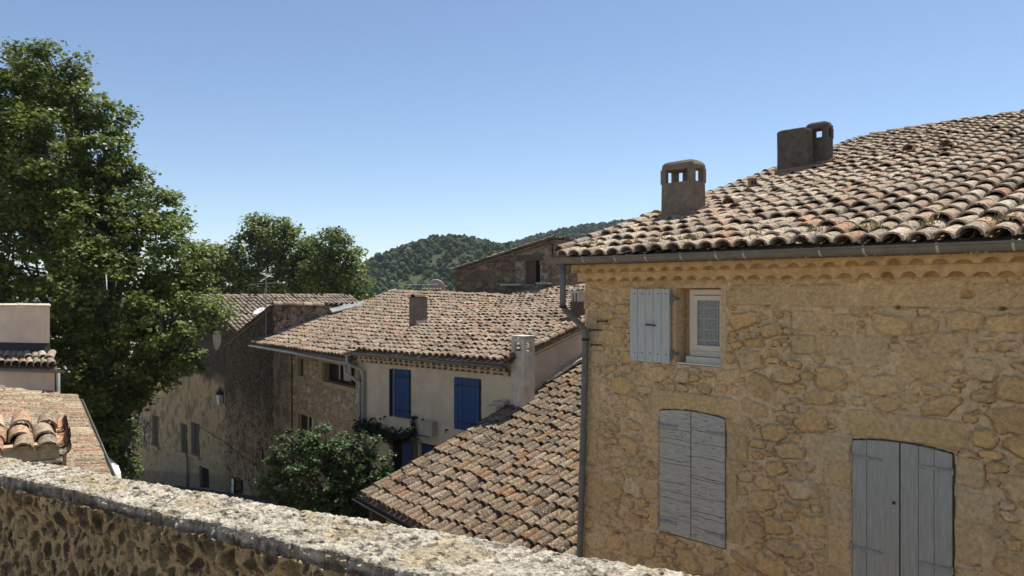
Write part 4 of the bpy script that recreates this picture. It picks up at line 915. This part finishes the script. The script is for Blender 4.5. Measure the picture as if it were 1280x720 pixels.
# cross-section: front drop, rounded front arris, top, rounded back arris, back drop
u = Yc
yy = np.interp(u, [-.06, 0, .04, .95, 1.0, 1.05], [0, 0, .02, .97, 1., 1.])
zz = np.interp(u, [-.06, 0, .04, .12, .9, .97, 1.0, 1.05], [-.085, -.028, -.007, 0, .0, -.012, -.04, -.09])
wob = (fbm(Xc * 1.3, 0 * Xc, 0, 120, 3) - .5) * .07
yb = -T + yy * (T + .0) + np.where(u > .5, wob, -wob * .9) * np.abs(u - .5) * 2
px_ = Xc; n1 = fbm(px_ * 9, yb * 9, zz * 9, 121, 5, .62) - .5; n2 = fbm(px_ * 34, yb * 34, zz * 34, 122, 4, .65) - .5; n3 = fbm(px_ * 2, yb * 2, 0, 123, 3) - .5
hz = n1 * .013 + n2 * .018 + n3 * .022 + (fbm(px_ * 80, yb * 80, zz * 80, 129, 3) - .5) * .014
pit = sstep(.60, .72, fbm(px_ * 22, yb * 22, zz * 22, 124, 3)); hz -= pit * .009
edge = sstep(.12, 0, u)
ye = -edge * (n1 * .06 + n2 * .035 - .012) + sstep(.9, 1., u) * n1 * .06
V = PW(Xc, yb + ye, -1.0 + zz + hz * (1 - .3 * edge))
f = fbm(px_ * 6, yb * 6, 0, 125, 5)
cb = np.array((.57, .51, .40)) * (.72 + .56 * fbm(px_ * 15, yb * 15, 0, 126, 4))[..., None]
k = sstep(.55, .66, f)[..., None]; cb = cb * (1 - k * .6) + np.array((.46, .36, .21)) * k * .6
k = np.clip(pit * .7 + sstep(.58, .68, fbm(px_ * 42, yb * 42, 3., 127, 4)) * .7, 0, 1)[..., None]; cb = cb * (1 - k) + np.array((.15, .125, .095)) * k
k = (edge * sstep(.40, .58, fbm(px_ * 11, zz * 30, 0, 128, 4)))[..., None]; cb = cb * (1 - k * .55) + np.array((.14, .105, .07)) * k * .55
mb = MB(); mb.grid(V, cb); pp.part('coping', mb, 'coping')

# ================================================================== TREES AND PLANTS
def leaf_mesh(P, Nn, size, cols, g, aspect=.8, fold=.22):
    n = len(P)
    t = g.normal(0, 1, (n, 3)); t[:, 2] -= .5; t -= Nn * np.sum(t * Nn, 1)[:, None]; t /= np.linalg.norm(t, axis=1)[:, None] + 1e-9
    b = np.cross(Nn, t); s = size[:, None]
    V = np.stack([P - t * s * .5, P + b * s * .5 * aspect + t * s * .02 + Nn * s * fold * .5, P + t * s * .5, P - b * s * .5 * aspect + t * s * .02 + Nn * s * fold * .5], 1)
    F = np.array([[0, 1, 2], [0, 2, 3]])
    return V.reshape(-1, 3), (F[None] + (np.arange(n) * 4)[:, None, None]).reshape(-1, 3), np.repeat(cols, 4, 0)
def foliage(g, lobes, dens, per, cr, lsize, base, centre, flat=.6, inner=.35):
    Ps = []; Ns = []; tips = []
    for (x, y, z, r) in lobes:
        n = max(4, int(4 * math.pi * r * r * dens)); d = g.normal(0, 1, (n, 3)); d /= np.linalg.norm(d, axis=1)[:, None]
        rad = r * (g.uniform(inner, 1.08, n) ** .55); c = np.array([x, y, z]) + d * rad[:, None] * [1, 1, .92]
        tips.append(c); k = g.poisson(per, n); idx = np.repeat(np.arange(n), k); m = len(idx)
        sc = g.uniform(.6, 1.25, n)[idx][:, None]
        P = c[idx] + np.clip(g.normal(0, .9, (m, 3)), -1.6, 1.6) * np.array([cr, cr, cr * flat]) * sc
        out = P - np.array([x, y, z]); out /= np.linalg.norm(out, axis=1)[:, None] + 1e-9
        N_ = out * .40 + UP * .95 + g.normal(0, .52, (m, 3)); N_ /= np.linalg.norm(N_, axis=1)[:, None]
        Ps.append(P); Ns.append(N_)
    P = np.vstack(Ps); N_ = np.vstack(Ns); n = len(P)
    pal = np.array(base); cc = pal[g.integers(len(pal), size=n)] * (1 + g.normal(0, .18, (n, 1)))
    cc *= (.8 + .4 * fbm(P[:, 0] * .7, P[:, 1] * .7, P[:, 2] * .7, 9, 3))[:, None]
    return leaf_mesh(P, N_, lsize * g.uniform(.6, 1.3, n), np.clip(cc, .005, .6), g), np.vstack(tips)
def limbs(g, base, fork, tips, r0, lobes, k=2):
    mb = MB(); base = np.asarray(base, float); fork = np.asarray(fork, float)
    def curve(a, b, r1, r2, bend, n=7):
        t = np.linspace(0, 1, n)[:, None]; o = g.normal(0, bend * min(1, np.linalg.norm(b - a) / 3), 3); P = a + (b - a) * t + np.sin(t * np.pi) * o + np.hstack([0 * t, 0 * t, np.sin(t * np.pi) * .12 * np.linalg.norm(b - a)])
        mb.tube(P, np.linspace(r1, r2, n), 7, caps=False); return P
    curve(base, fork, r0, r0 * .72, .05)
    for (x, y, z, r) in lobes:
        c = np.array([x, y, z]); P = curve(fork, c, r0 * .42, .05, .25)
        near = tips[np.linalg.norm(tips - c, axis=1) < r * 1.1]
        if len(near):
            for q in near[g.choice(len(near), min(len(near), 9), replace=False)]: curve(P[g.integers(3, 7)], q, .045, .012, .15, 5)
    return mb
def tree(name, lab, base, fork, lobes, seed, dens, per, cr, ls, pal, r0=.4, group=None, m='leaf', cat='tree', **kw):
    g = np.random.default_rng(seed); (V, F, cc), tips = foliage(g, lobes, dens, per, cr, ls, pal, None, **kw)
    t = Thing(name, lab, cat, base, group); t.part('trunk', limbs(g, base, fork, tips, r0, lobes), 'bark', smooth=True)
    mb = MB(); mb.add(V, F, cc); t.part('crown', mb, m); return t
GREEN = [(.145, .19, .038), (.165, .21, .043), (.115, .155, .033), (.195, .23, .055), (.088, .12, .027)]
def at(px, py, Yd): return ((px - 640) / 924 * Yd, Yd, (365 - py) / 924 * Yd)
def lob(lst, Y0):      # crown masses, measured on the plane of the trunk: metres from the photograph's scale at that distance
    return [(*at(a, b, Y0 + d), r * (Y0 + d) / 924) for a, b, r, d in lst]
big = lob([(15, 125, 60, 1), (58, 70, 20, 0), (62, 105, 36, 0), (100, 85, 16, 0), (92, 125, 36, 0), (225, 455, 26, -1.5), (195, 478, 26, -1), (20, 85, 26, 1), (128, 150, 30, 0), (125, 195, 44, -.5), (60, 195, 75, -1), (150, 215, 25, 0), (160, 255, 48, 0), (115, 285, 60, -1.5), (205, 265, 30, 0), (195, 320, 55, -1), (232, 335, 40, 0),
           (245, 385, 36, -1), (205, 400, 48, -2), (110, 365, 75, -2), (30, 300, 85, -1), (25, 400, 70, 1), (180, 440, 45, -1.5), (225, 440, 26, -2), (100, 450, 62, 0), (140, 480, 40, 1.5), (95, 520, 50, 3), (165, 500, 24, -.5), (130, 555, 36, 4), (118, 500, 45, -2), (135, 545, 34, -2), (110, 560, 36, -2.5), (140, 590, 30, -1.5), (90, 470, 45, -2.5),
           (40, 180, 58, 2), (70, 250, 60, 2), (20, 230, 60, 2), (-60, 150, 90, 0), (-70, 280, 100, 1), (-60, 400, 90, 2)], 25.)
b0 = np.array([-14.6, 27.0, float(ground_z(-14.6, 27.))])
tree('plane_tree', 'huge leafy plane tree filling the left edge, rising above every roof', b0, b0 + [.2, -.3, 3.6], big, 201, 1.7, 84, .25, .150, GREEN, .5, 'leafy trees behind the roofs')
bk1 = lob([(300, 325, 34, 0), (340, 300, 32, 0), (325, 285, 18, 0), (372, 318, 30, 0), (330, 350, 42, 1), (285, 345, 30, 1), (375, 350, 34, 0), (355, 290, 15, 0), (388, 322, 26, 0), (392, 350, 28, 0)], 58.)
b1 = np.array([*at(335, 400, 58.)[:2], -13.5])
tree('leafy_tree', 'rounded green tree behind the grey tiled roof, the broader one next to the plane tree', b1, b1 + [0, 0, 6.], bk1, 211, .85, 60, .45, .27, GREEN, .45, 'leafy trees behind the roofs')
bk2 = lob([(415, 310, 24, 0), (428, 330, 26, 0), (405, 340, 28, 0), (440, 350, 22, 0), (412, 365, 30, 1), (450, 370, 14, 0), (418, 295, 12, 0)], 55.)
b2 = np.array([*at(418, 400, 55.)[:2], -13.3])
tree('leafy_tree', 'narrower green tree standing against the wooded hill, left of the roof ridge', b2, b2 + [0, 0, 6.], bk2, 221, .9, 60, .42, .26, GREEN, .4, 'leafy trees behind the roofs')
bk3 = lob([(240, 350, 40, 4), (215, 380, 40, 4), (262, 330, 26, 4)], 54.)
b3 = np.array([*at(238, 400, 58.)[:2], -13.6])
tree('leafy_tree', 'leafy tree almost hidden behind the plane tree, left of the broader rounded tree', b3, b3 + [0, 0, 6.], bk3, 231, .75, 40, .5, .34, GREEN, .4, 'leafy trees behind the roofs')
bush = lob([(400, 560, 32, 0), (365, 575, 30, .3), (435, 575, 32, 0), (470, 585, 24, 0), (350, 610, 26, .3), (395, 605, 40, -.3), (440, 615, 38, 0), (475, 612, 22, .2), (380, 640, 40, 0), (430, 650, 40, 0), (355, 545, 10, .3), (345, 580, 14, .5), (462, 645, 30, 0), (488, 605, 15, .1), (455, 560, 18, 0)], 19.)
bb = np.array([-4.6, 19.2, -6.75])
tree('shrub', 'dense glossy dark green shrub growing before the ochre stone house', bb, bb + [0, 0, .8], bush, 241, 9., 44, .095, .085, [(.055, .10, .024), (.072, .122, .034), (.042, .072, .020), (.10, .15, .05)], .12, None, 'leaf_gloss', 'shrub')
g = np.random.default_rng(251); Pv = []
for k in range(900):
    t = g.random(); x = -6.2 + 2.75 * t; Pv.append(B(x, -.1 - abs(g.normal(0, .10)), -4.20 + .10 * math.sin(t * 7) + .12 * t + g.normal(0, .12) * (1.15 - t * .6)))
for k in range(60): Pv.append(B(-3.62 + g.normal(0, .05), -.08, -4.05 + g.random() * .5))
Pv = np.array(Pv); Nv = g.normal(0, .5, Pv.shape) + UP * .6 - B.ey * .5; Nv /= np.linalg.norm(Nv, axis=1)[:, None]
cv = np.array([(.025, .04, .013), (.035, .055, .018)])[g.integers(2, size=len(Pv))]
t = Thing('climbing_vine', 'dark climbing vine trained above the ground-floor blue door', 'vine', B(-5.6, -.1, -6.5))
mb = MB(); mb.add(*leaf_mesh(Pv, Nv, g.uniform(.07, .14, len(Pv)), cv, g)); t.part('leaves', mb, 'leaf')
mb = MB(); mb.tube(B.path([(-5.6, -.1, -6.5), (-5.5, -.1, -5.2), (-5.2, -.1, -4.3), (-4.2, -.1, -4.12), (-3.6, -.1, -4.0), (-3.58, -.08, -3.6)]), [.04, .035, .03, .02, .012, .006], 6); t.part('stem', mb, 'bark')

# white van in the street, only its top corner in view
vg = float(ground_z(-11.8, 20.6)) + .3
van = Thing('parked_van', 'white van parked in the street, just visible past the grey gutter', 'van', (-12.5, 20.9, vg))
Vf = Frame(-11.38, 19.6, 38.)
mb = MB(); prof = [(0, .45), (0, 1.05), (.08, 1.75), (.25, 2.05), (.6, 2.18), (3.3, 2.15), (3.75, 1.35), (4.5, 1.1), (4.6, .75), (4.6, .4)]
mb.prism([Vf(-q, -.95, vg + z) for q, z in prof], Vf.ey * 1.9); vb = van.part('body', mb, 'white')
mb = MB(); Vf.box(mb, .0, .02, -.75, .75, vg + 1.12, vg + 1.65); van.part('rear_window', mb, 'glass')
for q in (.75, 3.75):
    for y in (-.97, .75):
        mb = MB(); mb.lathe(Vf(-q, y, vg + .33), [(.2, -.01), (.33, .0), (.34, .1), (.33, .2), (.2, .21)], 16, Vf.ey); w = van.part('wheel', mb, 'rubber')
for y in (-.9, .75):
    mb = MB(); Vf.box(mb, .005, .025, y, y + .14, vg + .8, vg + 1.2); van.part('tail_light', mb, 'terracotta')

# ================================================================== LAND
xs = np.concatenate([np.linspace(-4000, -120, 14), np.linspace(-100, 100, 81), np.linspace(120, 4000, 14)])
ys = np.concatenate([np.linspace(-600, -30, 8), np.linspace(-25, 110, 70), np.linspace(130, 4500, 22)])
X, Y = np.meshgrid(xs, ys, indexing='ij'); mb = MB(); mb.grid(np.stack([X, Y, ground_z(X, Y)], -1)); structure('ground', mb, 'ground')
Sx = B2; n = 24; mb = MB()
L_ = np.array([B2(x, .2, 0) for x in np.linspace(8, -26, n)]); Rr = np.array([B2(x, -7.5, 0) for x in np.linspace(8, -26, n)])
Vs = np.stack([L_, (L_ + Rr) / 2, Rr], 1); Vs[..., 2] = ground_z(Vs[..., 0], Vs[..., 1]) + .06; mb.grid(Vs[:, ::-1]); structure('street', mb, 'street')
mb = MB(); q = [PW(-6, 0, -1.76), PW(9, 0, -1.76), PW(9, -9, -1.76), PW(-6, -9, -1.76)]; mb.prism([v for v in q], -UP * 5, (.3, .26, .2)); structure('terrace', mb, 'ground', False)
def crest(px, pts, Yc): return np.interp(px, [p[0] for p in pts], [(365 - p[1]) / 924 * Yc for p in pts])
H1 = [(250, 375), (380, 362), (440, 344), (470, 331), (500, 317), (545, 304), (580, 303), (615, 308), (660, 311), (720, 318), (800, 330), (1000, 355), (1200, 375)]
H2 = [(300, 378), (520, 338), (560, 326), (600, 317), (650, 306), (700, 293), (740, 287), (790, 281), (900, 274), (1100, 280), (1350, 320), (1700, 375)]
def hill_z(X, Y):
    out = np.full(np.shape(X), -14.5)
    for pts, Yc, w in ((H1, 480., 150.), (H2, 800., 210.)):
        px = 640 + X / Yc * 924; c = crest(px, pts, Yc); f = np.exp(-((Y - Yc) / w) ** 2)
        out = np.maximum(out, -15 + (c + 15) * f + (fbm(X * .02, Y * .02, 0, 7, 4) - .5) * 9 * f)
    return out
X, Y = np.meshgrid(np.linspace(-420, 900, 130), np.linspace(200, 1150, 100), indexing='ij')
mb = MB(); mb.grid(np.stack([X, Y, hill_z(X, Y)], -1)); structure('hills', mb, 'hill')
g = np.random.default_rng(301)
ico_v = []; ph = (1 + 5 ** .5) / 2
for a in (-1, 1):
    for b in (-ph, ph): ico_v += [(0, a, b), (a, b, 0), (b, 0, a)]
ico_v = np.array(ico_v, float); ico_v /= np.linalg.norm(ico_v[0])
D = np.linalg.norm(ico_v[:, None] - ico_v[None], axis=2); e0 = np.min(D[D > .1]) * 1.01
tri = [(i, j, k) for i in range(12) for j in range(i + 1, 12) for k in range(j + 1, 12) if D[i, j] < e0 and D[j, k] < e0 and D[i, k] < e0]
vs = list(ico_v); fs = []; mid = {}
def md(a, b):
    k = (min(a, b), max(a, b))
    if k not in mid: p = vs[a] + vs[b]; vs.append(p / np.linalg.norm(p)); mid[k] = len(vs) - 1
    return mid[k]
for (a, b, c) in tri:
    ab, bc, ca = md(a, b), md(b, c), md(c, a)
    for t3 in ((a, ab, ca), (b, bc, ab), (c, ca, bc), (ab, bc, ca)):
        v0, v1, v2 = [vs[q] for q in t3]
        fs.append(t3 if np.dot(np.cross(v1 - v0, v2 - v0), v0) > 0 else t3[::-1])
vs = np.array(vs); fs = np.array(fs)
n = 17000
Xt = g.uniform(-260, 420, n); Yt = g.uniform(300, 860, n); keep = (hill_z(Xt, Yt) > -8) & (g.random(n) < np.where(Yt > 560, .9, 1))
Xt, Yt = Xt[keep], Yt[keep]; Zt = hill_z(Xt, Yt); n = len(Xt)
# each crown is three overlapping uneven clumps
off = np.array([[0, 0, .55], [.42, .2, .2], [-.38, -.25, .25]]); allV = []; allF = []; allC = []; cnt = 0
rad = g.uniform(1.1, 2.7, n) * np.where(Yt > 560, 1.25, 1.)
tone = np.array([(.030, .048, .020), (.042, .062, .025), (.054, .076, .030), (.024, .040, .019), (.066, .082, .033)])[g.integers(5, size=n)] * (1 + g.normal(0, .15, (n, 1)))
for k in range(3):
    c = np.stack([Xt, Yt, Zt + rad * .5], -1) + off[k] * rad[:, None] * g.uniform(.7, 1.3, (n, 1)); r = rad * (.78 if k == 0 else .6)
    jit = 1 + g.normal(0, .2, (n, len(vs), 1)); V = c[:, None, :] + vs[None] * jit * r[:, None, None] * np.array([1, 1, 1.05])
    allV.append(V.reshape(-1, 3)); allF.append((fs[None] + (np.arange(n) * len(vs))[:, None, None]).reshape(-1, 3) + cnt); cnt += n * len(vs); allC.append(np.repeat(tone * (1 + .12 * k), len(vs), 0))
mb = MB(); mb.add(np.vstack(allV), np.vstack(allF), np.vstack(allC))
solo('forest', mb, 'pine', (0, 0, -14), 'dense pine and oak wood covering the distant hills', 'wood', None, 'stuff')

hzb = MB(); hzb.box((-4600, -700, -16), (9200, 0, 0), (0, 5400, 0), (0, 0, 116))
hm = bpy.data.materials.new('air'); hm.use_nodes = True; hm.node_tree.nodes.clear()
ho = hm.node_tree.nodes.new('ShaderNodeOutputMaterial'); hv = hm.node_tree.nodes.new('ShaderNodeVolumePrincipled')
hv.inputs['Color'].default_value = (.80, .88, 1., 1); hv.inputs['Density'].default_value = .00014
hm.node_tree.links.new(hv.outputs[0], ho.inputs['Volume']); M['air'] = hm
hz_o = solo('haze', hzb, 'air', (0, 0, 0), None, None, None, 'stuff'); hz_o.display_type = 'WIRE'
# ================================================================== LIGHT, SKY, CAMERA
az, el = math.radians(41), math.radians(65)
sd = Vector((math.sin(az) * math.cos(el), math.cos(az) * math.cos(el), math.sin(el)))
sun = bpy.data.lights.new('sun', 'SUN'); sun.energy = 5.0; sun.angle = math.radians(.53); sun.color = (1., .95, .86)
so = bpy.data.objects.new('sun', sun); C.objects.link(so); so.rotation_euler = sd.to_track_quat('Z', 'Y').to_euler()
w = bpy.data.worlds.new('World'); bpy.context.scene.world = w; w.use_nodes = True
nt = w.node_tree; bg = nt.nodes['Background']; sky = nt.nodes.new('ShaderNodeTexSky'); sky.sky_type = 'NISHITA'
sky.sun_disc = False; sky.sun_elevation = el; sky.sun_rotation = az; sky.altitude = 200; sky.air_density = .85; sky.dust_density = .2; sky.ozone_density = 1.5
nt.links.new(sky.outputs[0], bg.inputs[0]); bg.inputs[1].default_value = .10
cam = bpy.data.cameras.new('camera'); co = bpy.data.objects.new('camera', cam); C.objects.link(co)
co.rotation_euler = (math.radians(90), 0, 0); cam.sensor_width = 36; cam.lens = 924 / 1280 * 36; cam.shift_y = 5 / 1280; cam.clip_end = 8000; cam.clip_start = .05
sc = bpy.context.scene; sc.camera = co
for o in list(sc.objects):                                   # eye level was z = 0 so far; lift everything so that the street lies near z = 0
    if o.parent is None: o.location.z += 8.
sc.render.engine = 'CYCLES'; sc.cycles.use_denoising = True; sc.render.filter_size = .95; sc.cycles.max_bounces = 6; sc.cycles.diffuse_bounces = 4
sc.view_settings.view_transform = 'Standard'; sc.view_settings.look = 'None'; sc.view_settings.exposure = .55; sc.view_settings.gamma = 1
